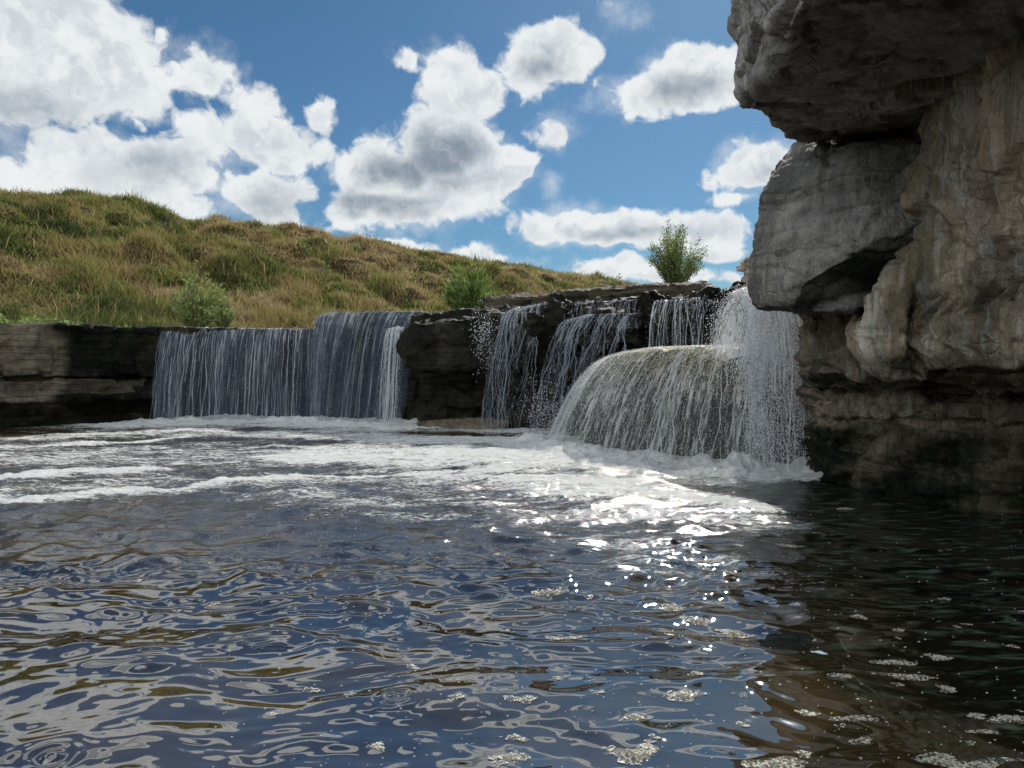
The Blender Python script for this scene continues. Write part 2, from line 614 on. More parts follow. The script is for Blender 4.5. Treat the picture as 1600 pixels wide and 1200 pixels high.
def sheet_material(name, col, amin, amax, su=9.0, st=1.1, tint=None, lo=0.40, hi=0.66, gap=0.05, lite=0.7):
    """falling sheet; attribute flow = (metres across, metres along, 0)"""
    m, t, out = material(name)
    fl = t.attr('flow', 'Vector')
    q = t.v('MULTIPLY', fl, (su, st, 1))
    q2 = t.v('MULTIPLY', fl, (su * 2.6, st * 2.6, 1))
    q3 = t.v('MULTIPLY', fl, (su * 6.0, st * 9.0, 1))
    n1 = t.noise(q, 1.0, 5, 0.6, 0.5)
    n2 = t.noise(q2, 1.0, 4, 0.65, 0.8)
    n3 = t.noise(q3, 1.0, 3, 0.6, 0.6)
    nb_ = t.noise(t.v('MULTIPLY', fl, (1.6, 0.7, 1)), 1.0, 3, 0.6, 0.3)
    s = t.m('MULTIPLY_ADD', n2, 0.38, t.m('MULTIPLY', n1, 0.36))
    s = t.m('MULTIPLY_ADD', n3, 0.26, s)
    sy = t.node('ShaderNodeSeparateXYZ', ins={0: fl})
    fade = t.m('MULTIPLY', t.step(sy.outputs[1], 0.0, 1.6), t.step(nb_, 0.60, 0.40, 0, 1))
    sm = t.m('MULTIPLY_ADD', fade, -gap, s)
    a = t.step(sm, lo, hi, amin, amax)
    edge = t.attr('edge')
    a = t.m('MULTIPLY', a, edge)
    bn = t.bump(s, 0.8, 0.08)
    c = col if tint is None else t.mix(t.attr('tint'), col, tint)
    c = t.mix(t.step(s, lo + .03, hi + .02, 0, lite), c, (0.86, 0.88, 0.88) if tint is None else t.mix(t.attr('tint'), (0.82, 0.84, 0.82), (0.78, 0.72, 0.48)))
    p = t.node('ShaderNodeBsdfPrincipled', ins={'Base Color': c, 'Roughness': 0.22, 'IOR': 1.35, 'Normal': bn})
    tr = t.node('ShaderNodeBsdfTranslucent', ins={'Color': c})
    mx = t.node('ShaderNodeMixShader', ins={0: 0.4})
    t.l.new(p.outputs[0], mx.inputs[1])
    t.l.new(tr.outputs[0], mx.inputs[2])
    tp = t.node('ShaderNodeBsdfTransparent')
    m2 = t.node('ShaderNodeMixShader', ins={0: a})
    t.l.new(tp.outputs[0], m2.inputs[1])
    t.l.new(mx.outputs[0], m2.inputs[2])
    t.l.new(m2.outputs[0], out.inputs[0])
    return m


# ------------------------------------------------------------------ hill and ground
HN = np.array([.689, -.725])


def hill_q(x, y):
    return HN[0] * (x + 23.0) + HN[1] * (y - 35.0)


def hill_h(x, y):
    q = hill_q(x, y)
    along = (x + 23.0) * .725 + (y - 35.0) * .689
    top = 8.85 - 0.024 * np.clip(along, -40, 400) - 0.0
    top = np.maximum(top, 5.0)
    s = 1 - np.clip(q / 21.0, 0, 1)
    prof = np.where(s < 1, np.sin(s * math.pi / 2) ** 1.15, 1.0)
    h = 1.9 + (top - 1.9) * prof
    P = np.stack([x, y, np.zeros_like(x)], 1)
    b = fbm(P * 0.22, 3) * 0.42 + fbm(P * 0.75 + 9, 3) * 0.40 - 0.25
    # gullies running down the slope
    al = np.stack([along * 0.16, q * 0.03, np.zeros_like(x)], 1)
    b = b - 0.9 * sstep(-np.abs(perlin(al + 2.2)), -0.12, 0.0) * np.sin(np.clip(s, 0, 1) * math.pi)
    return h + b * np.clip(prof * 2.5, 0, 1)


# ledge line (waterline of the ledge walls): (pixel x, depth)
def X(px, D): return (px - 800.0) / F * D


LEDGE = np.array([(-30, 10.4), (X(-300, 12.2), 12.2), (X(0, 13.6), 13.6), (X(230, 15.3), 15.3), (X(450, 16.3), 16.3), (X(640, 15.4), 15.4), (X(760, 14.3), 14.3),
                  (X(1000, 12.4), 12.4), (X(1170, 10.8), 10.8), (4.6, 9.6), (9, 9.4), (40, 9.4)])


def ledge_y(x):
    return np.interp(x, LEDGE[:, 0], LEDGE[:, 1])


def ground_z(x, y):
    ly = ledge_y(x) + 0.9
    pl = sstep(y - ly, 0.0, 0.5)
    up = 1.78 + 0 * x
    h = hill_h(x, y)
    q = hill_q(x, y)
    z = np.where(q < 21.0, np.maximum(h, up), up)
    # low bank behind the slab
    z = z + 0.95 * np.exp(-(((x - 3.6) / 2.6) ** 2 + ((y - 16.5) / 2.0) ** 2)) + 0.5 * sstep(y, 20, 34) * (q >= 19)
    bed = -0.55 + 0.06 * noise2(x, y, 0.7, 3)
    z = np.where(y < ly, bed, bed + (z - bed) * pl)
    right = sstep(x - 4.6 - 0.1 * np.maximum(0, 5 - y), 0, 0.6) * (y < ly + .4)
    z = z + (2.4 - z) * right * (y > -3)
    return z


def fan_grid(svals, dvals, wfun):
    s, d = np.meshgrid(svals, dvals, indexing='ij')
    return (s * wfun(d)).ravel(), d.ravel()


def dense(lo, hi, n):
    return np.linspace(lo, hi, n)


sv = np.concatenate([-np.geomspace(60, 1.25, 40), dense(-1.2, 1.2, 420), np.geomspace(1.25, 60, 40)])
dv = np.concatenate([-np.geomspace(1500, 1, 40)[:-1], dense(-1, 12, 60), dense(12.1, 26, 170), np.geomspace(26.2, 90, 200), np.geomspace(92, 4000, 40)])
gx, gy = fan_grid(sv, dv, lambda d: np.sqrt(np.maximum(d, 0) ** 2 + 36.0))
gz = ground_z(gx, gy)
m, t, out = material('soil')
tcn = t.n.new('ShaderNodeTexCoord').outputs['Object']
n = t.noise(tcn, 0.6, 7, 0.65)
n2 = t.noise(tcn, 6, 5, 0.65)
c = t.mix(t.step(n, .4, .6), (0.055, 0.050, 0.018), (0.075, 0.052, 0.022))
c = t.mix(t.step(n2, .5, .7), c, (0.03, 0.038, 0.012))
p = t.node('ShaderNodeBsdfPrincipled', ins={'Base Color': c, 'Roughness': 0.95, 'Normal': t.bump(n2, 1, .3)})
p.inputs['Specular IOR Level'].default_value = 0.1
t.l.new(p.outputs[0], out.inputs[0])
ground = link_mesh('ground', np.stack([gx, gy, gz], 1), quads=grid_faces(len(sv), len(dv)), mat=m)
tag(ground, kind='structure')

# upstream river on the plateau, feeding the falls
m, t, out = material('river_water')
tcn = t.n.new('ShaderNodeTexCoord').outputs['Object']
p = t.node('ShaderNodeBsdfPrincipled', ins={'Base Color': (0.03, 0.03, 0.02), 'Roughness': 0.06, 'IOR': 1.4, 'Normal': t.bump(t.noise(tcn, 6, 4), .5, .05)})
t.l.new(p.outputs[0], out.inputs[0])
rx = np.linspace(-30, 2.5, 60)
ry0 = ledge_y(rx) + 0.75
rv = []
for k in range(8):
    yy = ry0 + k * 1.0
    rv.append(np.stack([rx, yy, np.full_like(rx, 1.86)], 1))
river = link_mesh('river', np.concatenate([r[:, None] for r in rv], 1).reshape(-1, 3), quads=grid_faces(60, 8), mat=m)
tag(river, kind='structure')

# ------------------------------------------------------------------ pool water
def seg_dist(x, y, pts):
    """distance to polyline and the parameter of the nearest segment"""
    best = np.full(x.shape, 1e9)
    for (a, b) in zip(pts[:-1], pts[1:]):
        ax, ay = a[0], a[1]
        bx, by = b[0], b[1]
        dx, dy = bx - ax, by - ay
        L = dx * dx + dy * dy + 1e-9
        tt = np.clip(((x - ax) * dx + (y - ay) * dy) / L, 0, 1)
        d = np.hypot(x - ax - tt * dx, y - ay - tt * dy)
        best = np.minimum(best, d)
    return best


FOOT_LEFT = [G(235, 661), G(330, 658), G(420, 657), G(500, 659), G(600, 663), G(632, 664)]
FOOT_MID = [G(750, 672), G(840, 676)]
FOOT_DOME = [(.45, 11.2), (.62, 10.1), (1.1, 9.3), (1.76, 8.55), (2.3, 8.05), (2.62, 7.85)]
FOOT_RIGHT = [(2.45, 7.85), (3.05, 7.9)]
STREAKS = [([G(-60, 745), G(60, 740), G(160, 733), G(210, 737)], 0.33, 1.0),
           ([G(-100, 700), G(80, 696), G(240, 690), G(300, 684)], 0.35, 0.85),
           ([G(-50, 772), G(100, 776), G(250, 765), G(420, 752), G(560, 745), G(700, 735), G(820, 728)], 0.26, .95),
           ([G(60, 684), G(300, 674), G(500, 680), G(700, 690)], 1.0, 0.72),
           ([G(-200, 715), G(300, 708), G(600, 715)], 1.9, 0.56),
           ([G(-100, 760), G(300, 750), G(900, 755)], 0.9, 0.52),
           ([G(500, 780), G(800, 790), G(1100, 820)], 0.9, 0.46),
           ([G(1000, 850), G(1150, 900)], 0.5, 0.44),
           ([G(520, 712), G(700, 708), G(860, 718)], 1.3, 0.95),
           ([G(620, 690), G(760, 688), G(850, 692)], 0.9, .95),
           ([G(700, 745), G(850, 745), G(960, 765)], 0.7, 0.78),
           ([G(900, 745), G(1000, 765), G(1100, 775), G(1170, 790)], 0.40, 0.95),
           ([G(1000, 800), G(1150, 815)], 0.7, 0.70),
           ([G(1080, 870), G(1165, 880)], 0.35, 0.55),
           ([G(1160, 760), G(1270, 775)], 0.18, 0.7)]


def foam_cov(x, y):
    c = np.zeros_like(x)
    dl = seg_dist(x, y, FOOT_LEFT)
    dd = seg_dist(x, y, FOOT_DOME)
    dm = seg_dist(x, y, FOOT_MID)
    dr = seg_dist(x, y, FOOT_RIGHT)
    c = np.maximum(c, 1.0 * np.exp(-(dl / 1.1) ** 2) + 0.45 * np.exp(-(dl / 3.0) ** 2))
    c = np.maximum(c, 1.0 * np.exp(-(dd / 0.75) ** 2) + 0.40 * np.exp(-(dd / 2.0) ** 2))
    c = np.maximum(c, 0.8 * np.exp(-(dm / 0.7) ** 2))
    c = np.maximum(c, 1.0 * np.exp(-(dr / 0.5) ** 2))
    wx = x + 0.45 * noise2(x, y, 0.7, 3)
    wy = y + 0.50 * noise2(x, y, 0.6, 4, 5.0)
    for pts, wd, a in STREAKS:
        d = seg_dist(wx, wy, pts)
        c = np.maximum(c, a * np.exp(-(d / wd) ** 2))
    # foam gives out in the dark water by the cliff
    side = sstep(x, 1.9, 2.6) * sstep(y, 7.4, 6.9)
    c = c * (1 - side)
    return np.clip(c, 0, 1)


RINGS = [(G(620, 1090), 0.026, 0.0018), (G(80, 1185), 0.035, 0.003)]


def wave(x, y, spacing=None):
    D = np.maximum(y, 0.3)
    if spacing is None:
        spacing = D * D / 845.0 + 0.01
    shade = sstep(x, 0.9 + 0.02 * y, 1.7)         # quieter water beside the cliff
    amp = 1.0 - 0.55 * shade
    wx = x + 0.15 * noise2(x, y, 1.1, 2, 1.0)
    wy = y + 0.12 * noise2(x, y, 1.3, 2, 2.0)
    h = 0
    near = sstep(y, 4.4, 2.4)
    # (scale x, scale y, amplitude, wavelength)
    for k, (sx, sy, a, wl) in enumerate([(1.0, 1.7, 0.026, .6), (2.5, 4.2, 0.022, .27), (5.4, 8.2, 0.0105, .15), (9.5, 14.0, 0.0055, .08), (17, 26, 0.0019, .045)]):
        att = np.clip(wl / (2.2 * spacing) - 0.4, 0, 1)
        nn = perlin(np.stack([wx * sx, wy * sy, np.full_like(x, k * 5.1)], 1))
        if k >= 2:
            g = (0.50 + 1.25 * (1 - near))
        else:
            g = 0.85 + 0.6 * (1 - near)
        # sharpen crests a little
        nn = nn + 0.35 * nn * nn
        h = h + a * att * g * nn
    h = h * amp
    for (c, wl, a) in RINGS:
        r = np.hypot(x - c[0], y - c[1])
        h = h + a * np.sin(r / wl * 2 * math.pi / 1.6) * np.exp(-(r / 0.09) ** 2)
    return h


def pool_z(x, y, spacing=None):
    h = wave(x, y, spacing)
    c = foam_cov(x, y)
    near_foot = np.exp(-(seg_dist(x, y, FOOT_LEFT) / 0.55) ** 2) * 0.07 + np.exp(-(seg_dist(x, y, FOOT_DOME) / 0.40) ** 2) * 0.08
    near_foot = near_foot + np.exp(-(seg_dist(x, y, FOOT_RIGHT) / 0.3) ** 2) * 0.08
    P = np.stack([x, y, np.full_like(x, 2.0)], 1)
    bumps = fbm(P * 2.6, 4, 0.6)
    h = h + near_foot * (0.75 + 0.9 * bumps)
    cc = sstep(c, 0.25, 0.8)
    h = h + cc * (0.012 + 0.016 * bumps + 0.012 * perlin(P * 11) + 0.008 * perlin(P * 27))
    return h, c


sv = np.concatenate([-np.geomspace(14, 0.92, 40), dense(-0.9, 0.9, 980), np.geomspace(0.92, 14, 40)])
dlist = [-14.0, -8, -4, -2, -1, -0.4, 0.1, 0.4]
d = 0.6
while d < 18.5:
    dlist.append(d)
    d += max(0.008, min(0.10, d * d / 845.0 * 0.85))
dv = np.array(dlist)
px_, py_ = fan_grid(sv, dv, lambda d: np.sqrt(np.maximum(d, 0) ** 2 + 0.6))
pz_, cov = pool_z(px_, py_)
keep = None
m, t, out = material('pool_water')
tcn = t.n.new('ShaderNodeTexCoord').outputs['Object']
cv = t.attr('foam')
q = t.v('MULTIPLY', tcn, (1.0, 1.8, 1.0))
f1 = t.noise(t.v('MULTIPLY', tcn, (0.8, 2.2, 1.0)), 1.5, 7, 0.68, 0.6)
f2 = t.noise(t.v('MULTIPLY', tcn, (1.0, 2.6, 1.0)), 6.0, 6, 0.74, 0.8)
f3 = t.noise(t.v('MULTIPLY', tcn, (1.0, 2.2, 1.0)), 26.0, 4, 0.7, 0.5)
fn = t.m('MULTIPLY_ADD', f1, 0.32, t.m('MULTIPLY_ADD', f2, 0.37, t.m('MULTIPLY', f3, 0.31)))
thr = t.m('MULTIPLY_ADD', cv, -0.245, 0.625)
mask = t.step(t.m('SUBTRACT', fn, thr), -0.025, 0.075)
sepc = t.node('ShaderNodeSeparateXYZ', ins={0: tcn})
# water body colour: brown stony bed on the left, dark green weed on the right
bedn = t.noise(tcn, 1.4, 6, 0.65)
brown = t.mix(t.step(bedn, .38, .62), (0.012, 0.009, 0.005), (0.040, 0.027, 0.011))
wd_ = t.noise(t.v('MULTIPLY', tcn, (2.2, 7.0, 1)), 2.2, 5, 0.6, 0.6)
green = t.mix(t.step(wd_, .50, .66), (0.004, 0.006, 0.004), (0.07, 0.11, 0.075))
body = t.mix(t.step(sepc.outputs[0], 0.7, 2.2), brown, green)
w1 = t.noise(t.v('MULTIPLY', tcn, (1, 1.6, 1)), 7.0, 4, 0.6, 0.4)
w2 = t.noise(t.v('MULTIPLY', tcn, (1, 1.6, 1)), 22.0, 4, 0.6, 0.3)
chop = t.step(sepc.outputs[1], 3.2, 7.0, 0.0, 1.15)
calm = t.step(t.m('MULTIPLY_ADD', sepc.outputs[1], -0.02, sepc.outputs[0]), 0.9, 1.7, 1.0, 0.45)
wb = t.bump(w1, t.m('MULTIPLY', t.m('MULTIPLY', chop, calm), 0.26), 0.10)
wb = t.bump(w2, t.m('MULTIPLY', t.m('MULTIPLY', chop, calm), 0.24), 0.03, wb)
wp = t.node('ShaderNodeBsdfPrincipled', ins={'Base Color': body, 'Roughness': t.step(sepc.outputs[1], 2.8, 6.5, 0.012, 0.065), 'IOR': 3.2, 'Normal': wb})
fbump = t.bump(t.m('MULTIPLY_ADD', f3, 0.5, f2), 1.0, 0.09)
fp = t.node('ShaderNodeBsdfPrincipled', ins={'Base Color': t.mix(t.step(f2, .35, .6), (0.68, 0.71, 0.70), (0.92, 0.94, 0.92)), 'Roughness': 0.8, 'Specular IOR Level': 0.2, 'Normal': fbump})
mx = t.node('ShaderNodeMixShader', ins={0: mask})
t.l.new(wp.outputs[0], mx.inputs[1])
t.l.new(fp.outputs[0], mx.inputs[2])
t.l.new(mx.outputs[0], out.inputs[0])
pool = link_mesh('pool_water', np.stack([px_, py_, pz_], 1), quads=grid_faces(len(sv), len(dv)), mat=m, attrs={'foam': cov})
tag(pool, kind='structure')


# ------------------------------------------------------------------ rocks
def hull_piece(bm, pts):
    vs = [bm.verts.new(p) for p in pts]
    r = bmesh.ops.convex_hull(bm, input=vs)
    junk = [g for g in r['geom_interior'] if isinstance(g, bmesh.types.BMVert)]
    junk += [g for g in r['geom_unused'] if isinstance(g, bmesh.types.BMVert)]
    if junk: bmesh.ops.delete(bm, geom=list(set(junk)), context='VERTS')


def prism_piece(bm, foot, z0, z1):
    """footprint (x,y) polygon between z0 and z1 (each may be a number or a list per corner)"""
    n = len(foot)
    z0 = [z0] * n if not isinstance(z0, (list, tuple)) else z0
    z1 = [z1] * n if not isinstance(z1, (list, tuple)) else z1
    a = [bm.verts.new((p[0], p[1], z)) for p, z in zip(foot, z0)]
    b = [bm.verts.new((p[0], p[1], z)) for p, z in zip(foot, z1)]
    bm.faces.new(a[::-1])
    bm.faces.new(b)
    for i in range(n):
        bm.faces.new((a[i], a[(i + 1) % n], b[(i + 1) % n], b[i]))


def rock(name, pieces, voxel, disp, mat, smooth=3, attrs=None, decimate=None):
    bm = bmesh.new()
    for pc in pieces:
        b2 = bmesh.new()
        if pc[0] == 'hull':
            hull_piece(b2, pc[1])
        else:
            prism_piece(b2, pc[1], pc[2], pc[3])
        bmesh.ops.recalc_face_normals(b2, faces=b2.faces)
        tmp = bpy.data.meshes.new('tmp')
        b2.to_mesh(tmp)
        b2.free()
        bm.from_mesh(tmp)
        bpy.data.meshes.remove(tmp)
    me = bpy.data.meshes.new(name)
    bm.to_mesh(me)
    bm.free()
    o = bpy.data.objects.new(name, me)
    COL.objects.link(o)
    r = o.modifiers.new('r', 'REMESH')
    r.mode = 'VOXEL'
    r.voxel_size = voxel
    if smooth:
        s = o.modifiers.new('s', 'SMOOTH')
        s.iterations = smooth
        s.factor = 0.6
    dg = bpy.context.evaluated_depsgraph_get()
    ev = o.evaluated_get(dg)
    nm = bpy.data.meshes.new_from_object(ev, preserve_all_data_layers=False, depsgraph=dg)
    o.modifiers.clear()
    o.data = nm
    nm.name = name
    n = len(nm.vertices)
    co = np.empty(n * 3, np.float32)
    nm.vertices.foreach_get('co', co)
    co = co.reshape(-1, 3).astype(np.float64)
    no = np.empty(n * 3, np.float32)
    nm.vertices.foreach_get('normal', no)
    no = no.reshape(-1, 3).astype(np.float64)
    new = disp(co, no)
    nm.vertices.foreach_set('co', new.astype(np.float32).ravel())
    nm.update()
    nm.polygons.foreach_set('use_smooth', np.ones(len(nm.polygons), bool))
    nm.materials.clear()
    nm.materials.append(mat)
    at = attrs(co, no) if attrs else {}
    for k in ('wet', 'moss', 'lime'):
        a = nm.attributes.new(k, 'FLOAT', 'POINT')
        a.data.foreach_set('value', np.asarray(at.get(k, np.zeros(n)), dtype=np.float32))
    return o


def layer_off(z, x, y, h, seed, warp=0.04):
    """bedding: random set-back for each layer and a groove at each joint"""
    zz = z + warp * noise2(x, y, 0.8, 3, seed)
    k = zz / h + 0.35 * np.sin(zz / h * 1.7 + seed)
    i = np.floor(k).astype(int)
    f = k - i
    off = (_perm[(i + seed * 13) & 255] / 255.0 - 0.5)
    groove = -np.exp(-(np.minimum(f, 1 - f) / 0.09) ** 2)
    return off, groove


def disp_block(big=0.06, mid=0.04, strata=0.03, h=0.22, groove=0.03, blocky=0.05, seed=1, cells=1.6, fine=0.008, flute=0.0):
    def fn(co, no):
        d = big * fbm(co * 0.9 + seed, 3) + mid * (0.45 * fbm(co * 3.1 + seed * 3, 4, .55) + 0.5 - 1.1 * np.abs(perlin(co * 2.3 + seed * 2)) - 0.5 * np.abs(perlin(co * 5.1 + seed)))
        d = d + fine * fbm(co * 14 + seed, 3, .6)
        off, g = layer_off(co[:, 2], co[:, 0], co[:, 1], h, seed)
        hor = np.clip(1 - np.abs(no[:, 2]) * 1.3, 0, 1)
        mod = np.clip(0.55 + 1.1 * perlin(co * 0.7 + 31), 0.1, 1.2)
        d = d + hor * mod * (strata * 2 * off + groove * g)
        Pc = co * np.array([cells, cells, cells * 1.7]) + 0.25 * np.stack([perlin(co * 2), perlin(co * 2 + 9), perlin(co * 2 + 18)], 1)
        if blocky:
            v, e = facets(Pc, seed)
            d = d + blocky * 1.3 * v - blocky * 0.5 * np.exp(-(e / 0.06) ** 2)
            v, e = facets(Pc * 2.7 + 5, seed + 3)
            d = d + blocky * 0.55 * v - blocky * 0.2 * np.exp(-(e / 0.08) ** 2)
            v, e = facets(Pc * 6.5 + 9, seed + 5)
            d = d + blocky * 0.20 * v
        if flute:
            Pf = co * np.array([3.2, 3.2, 0.35]) + seed
            r = 1 - np.abs(perlin(Pf + 0.3 * perlin(co * 1.5)[:, None])) * 3.0
            r2 = 1 - np.abs(perlin(Pf * 2.3 + 7)) * 3.0
            d = d + hor * flute * (np.clip(r, -.6, 1) + 0.45 * np.clip(r2, -.6, 1))
        return co + no * d[:, None]
    return fn


def poly_band(pts, depth):
    """footprint polygon from a front polyline (x,y), thickened away from the camera"""
    back = [(p[0] * 1.02 + 0.0, p[1] + depth) for p in pts[::-1]]
    return list(pts) + back


def shift(pts, dy):
    return [(p[0] - 0.0, p[1] + dy) for p in pts]


# --- left ledge wall (layers with different set-backs)
LW = [(-26, 11.0), (X(-300, 12.3), 12.3), (X(0, 13.4), 13.4), (X(230, 15.1), 15.1), (X(450, 16.1), 16.1), (X(500, 16.15), 16.15), (X(700, 16.0), 16.0)]
pieces = [('prism', poly_band(shift(LW, 0.55), 1.6), -0.7, 1.80),
          ('prism', poly_band(shift(LW, 0.02), 2.0), 0.92, 1.86),
          ('prism', poly_band(shift(LW, -0.08), 2.0), 1.76, 1.875),
          ('prism', poly_band(shift(LW, 0.12), 1.0), 0.60, 0.84),
          ('prism', poly_band(shift(LW, 0.05), 1.0), 0.44, 0.55),
          ('prism', poly_band(shift(LW, 0.33), 1.0), -0.7, 0.16),
          # dry pale slab at the far left
          ('prism', poly_band([(-20, 11.7 - .1), (X(0, 13.4), 13.28), (X(62, 13.75), 13.68)], 0.8), 0.93, 1.78),
          ('prism', poly_band([(-20, 11.6 - .1), (X(0, 13.4), 13.22), (X(85, 13.95), 13.86)], 0.8), 1.0, 1.34)]


def wall_attr(co, no):
    x, y, z = co.T
    n = noise2(x, z, 0.9, 3)
    lim = X(88, 14)
    wet = sstep(x + 0.25 * n, lim - .1, lim + .15)
    low = sstep(z + .1 * n, .5, .3)
    pale = sstep(x, X(130, 14), X(60, 14)) * sstep(z, .56, .6)
    wet = np.clip(np.maximum(.12 + wet - 0.5 * (z < .85) * (z > .58) * (n > -.1) * (x < X(200, 14.5)), low), 0, 1)
    moss = np.clip(wet * sstep(x, X(300, 15), X(130, 14)) * 0.6 * (z > .9) + sstep(z, .22, .05) * 1.0, 0, 1)
    return {'wet': wet, 'moss': moss, 'lime': 0.10 * (1 - wet)}


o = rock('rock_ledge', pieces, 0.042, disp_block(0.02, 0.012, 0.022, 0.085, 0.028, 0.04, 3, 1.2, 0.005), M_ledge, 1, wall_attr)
tag(o, 'long layered limestone ledge on the left, dry pale end, wet behind the curtain', 'rock ledge')

# --- second, prouder ledge under the middle curtain
LB = [(X(492, 15.9), 15.9), (X(520, 15.2), 15.2), (X(640, 14.5), 14.5), (X(700, 14.2), 14.2)]
z2 = W(560, 491, 15.0)[2]
pieces = [('prism', poly_band(shift(LB, 0.05), 2.2), 1.1, z2),
          ('prism', poly_band(shift(LB, 0.25), 2.2), 0.7, 1.05),
          ('prism', poly_band(shift(LB, 0.4), 2.2), -0.7, 1.2)]
o = rock('rock_step', pieces, 0.045, disp_block(0.04, 0.04, 0.03, 0.2, 0.03, 0.05, 5), M_ledge, 1,
         lambda co, no: {'wet': np.ones(len(co)), 'moss': 0.3 * np.ones(len(co))})
tag(o, 'dark wet rock step behind the middle curtain of falling water', 'rock step')

# --- dark boulder block jutting out between the falls
bz1 = W(700, 487, 13.4)[2]
pieces = [('hull', [W(626, 520, 13.9), W(640, 506, 13.6), W(700, 497, 13.2), W(800, 488, 12.9), W(620, 545, 13.8), W(634, 568, 13.7), W(655, 578, 13.5),
                    W(800, 580, 12.9), W(760, 575, 12.9), W(650, 500, 15.6), W(830, 485, 15.4), W(650, 560, 15.6), W(830, 560, 15.4)]),
          ('prism', [(X(640, 13.9), 13.95), (X(720, 13.6), 13.75), (X(800, 13.2), 13.3), (X(800, 15), 15), (X(640, 15.5), 15.5)], 1.15, [2.02, 2.08, 2.12, 2.15, 2.06])]
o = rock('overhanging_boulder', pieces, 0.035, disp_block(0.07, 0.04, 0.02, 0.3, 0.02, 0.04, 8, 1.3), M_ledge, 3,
         lambda co, no: {'wet': np.ones(len(co)) * .95, 'moss': 0.45 * sstep(no[:, 2], -.2, .6) + .25})
tag(o, 'dark mossy boulder block jutting out between the middle curtain and the thin falls', 'boulder')
# recess below it
pieces = [('prism', [(X(640, 14.4), 14.4), (X(760, 14.0), 14.0), (X(860, 13.6), 13.6), (X(860, 15.5), 15.5), (X(630, 15.8), 15.8)], -0.7, 1.3),
          ('prism', [(X(690, 14.1), 14.1), (X(850, 13.5), 13.5), (X(860, 15), 15), (X(690, 15), 15)], 0.35, 0.62),
          ('prism', [(X(655, 14.2), 14.25), (X(760, 13.8), 13.8), (X(860, 13.4), 13.4), (X(860, 15), 15), (X(655, 15), 15)], 0.8, 1.02)]
o = rock('undercut_rock', pieces, 0.04, disp_block(0.05, 0.05, 0.04, 0.2, 0.04, 0.05, 9), M_ledge, 1,
         lambda co, no: {'wet': np.ones(len(co)) * .9, 'moss': 0.3 * np.ones(len(co))})
tag(o, 'dark undercut layers of wet rock below the jutting boulder block', 'rock')
# low reddish slab at the water
pieces = [('hull', [W(640, 664, 13.9), W(700, 655, 13.7), W(760, 652, 13.5), W(800, 660, 13.3), W(650, 680, 13.6), W(760, 682, 13.0), W(650, 660, 14.6), W(800, 655, 14.4)])]
o = rock('flat_stone', pieces, 0.03, disp_block(0.03, 0.03, 0.01, 0.2, 0.0, 0.02, 12), M_tan, 3,
         lambda co, no: {'wet': np.ones(len(co)) * .7})
tag(o, 'low reddish flat stone at the waterline under the jutting boulder block', 'stone')

# --- upper ledge on the right, behind the broad fall
UF = [(X(745, 13.3), 13.3), (X(800, 12.9), 12.9), (X(860, 12.7), 12.7), (X(940, 12.4), 12.4), (X(1010, 12.0), 12.0), (X(1100, 11.2), 11.2), (X(1170, 10.5), 10.5), (X(1220, 9.9), 9.9)]
zt = [W(a, b, c)[2] for a, b, c in ((745, 489, 13.3), (800, 484, 12.9), (860, 471, 12.7), (940, 470, 12.4), (1010, 463, 12.0), (1100, 459, 11.2), (1170, 457, 10.5), (1220, 457, 9.9))]
ztb = zt + zt[::-1]
pieces = [('prism', poly_band(shift(UF, 0.1), 2.5), 1.25, ztb),
          ('prism', poly_band(shift(UF, 0.35), 2.3), 0.7, 1.35),
          ('prism', poly_band(shift(UF, 0.22), 2.3), 1.0, 1.2),
          ('prism', poly_band(shift(UF, 0.5), 2.2), -0.7, 1.3),
          # bulging shoulders
          ('hull', [W(855, 474, 12.75), W(815, 500, 12.5), W(830, 530, 12.5), W(862, 545, 12.5), W(885, 505, 12.4), W(880, 474, 12.7), W(815, 500, 14), W(885, 500, 14)]),
          ('hull', [W(885, 500, 12.5), W(950, 492, 12.1), W(1000, 495, 11.9), W(890, 540, 12.3), W(1000, 540, 11.6), W(890, 500, 14), W(1000, 480, 14)])]
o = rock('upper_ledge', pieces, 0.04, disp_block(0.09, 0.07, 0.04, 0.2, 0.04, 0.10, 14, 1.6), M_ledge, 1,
         lambda co, no: {'wet': np.ones(len(co)) * .97, 'moss': 0.2 * np.ones(len(co))})
tag(o, 'dark dripping rock ledge above and behind the broad rounded fall', 'rock ledge')

# flat slab step upstream
pieces = [('hull', [W(755, 486, 14.6), W(757, 466, 14.7), W(850, 461, 14.0), W(930, 452, 13.6), W(850, 480, 14.0), W(930, 476, 13.6), W(755, 470, 16), W(930, 455, 16)]),
          ('hull', [W(925, 452, 13.6), W(1000, 444, 13.0), W(1090, 441, 12.3), W(1128, 452, 12.0), W(1128, 470, 12.0), W(925, 478, 13.6), W(930, 450, 15.5), W(1100, 444, 14.5)])]
o = rock('stone_slab', pieces, 0.035, disp_block(0.03, 0.03, 0.03, 0.12, 0.03, 0.04, 16), M_ledge, 1,
         lambda co, no: {'wet': np.ones(len(co)) * .6})
tag(o, 'long flat stone slab lying upstream behind the lip of the upper ledge', 'stone slab')
# dark rock by the cliff at the top of the right stream
pieces = [('hull', [W(1120, 462, 10.6), W(1140, 450, 10.4), W(1168, 446, 10.2), W(1200, 448, 10.0), W(1112, 500, 10.6), W(1120, 525, 10.4), W(1180, 530, 10.0), W(1140, 455, 11.6), W(1200, 450, 11.4), W(1200, 530, 10.2)])]
o = rock('dark_rock', pieces, 0.03, disp_block(0.07, 0.06, 0.02, 0.2, 0.0, 0.08, 18, 2.5), M_ledge, 1,
         lambda co, no: {'wet': np.ones(len(co))})
tag(o, 'small black wet rock in the spray at the top of the stream beside the cliff', 'rock')

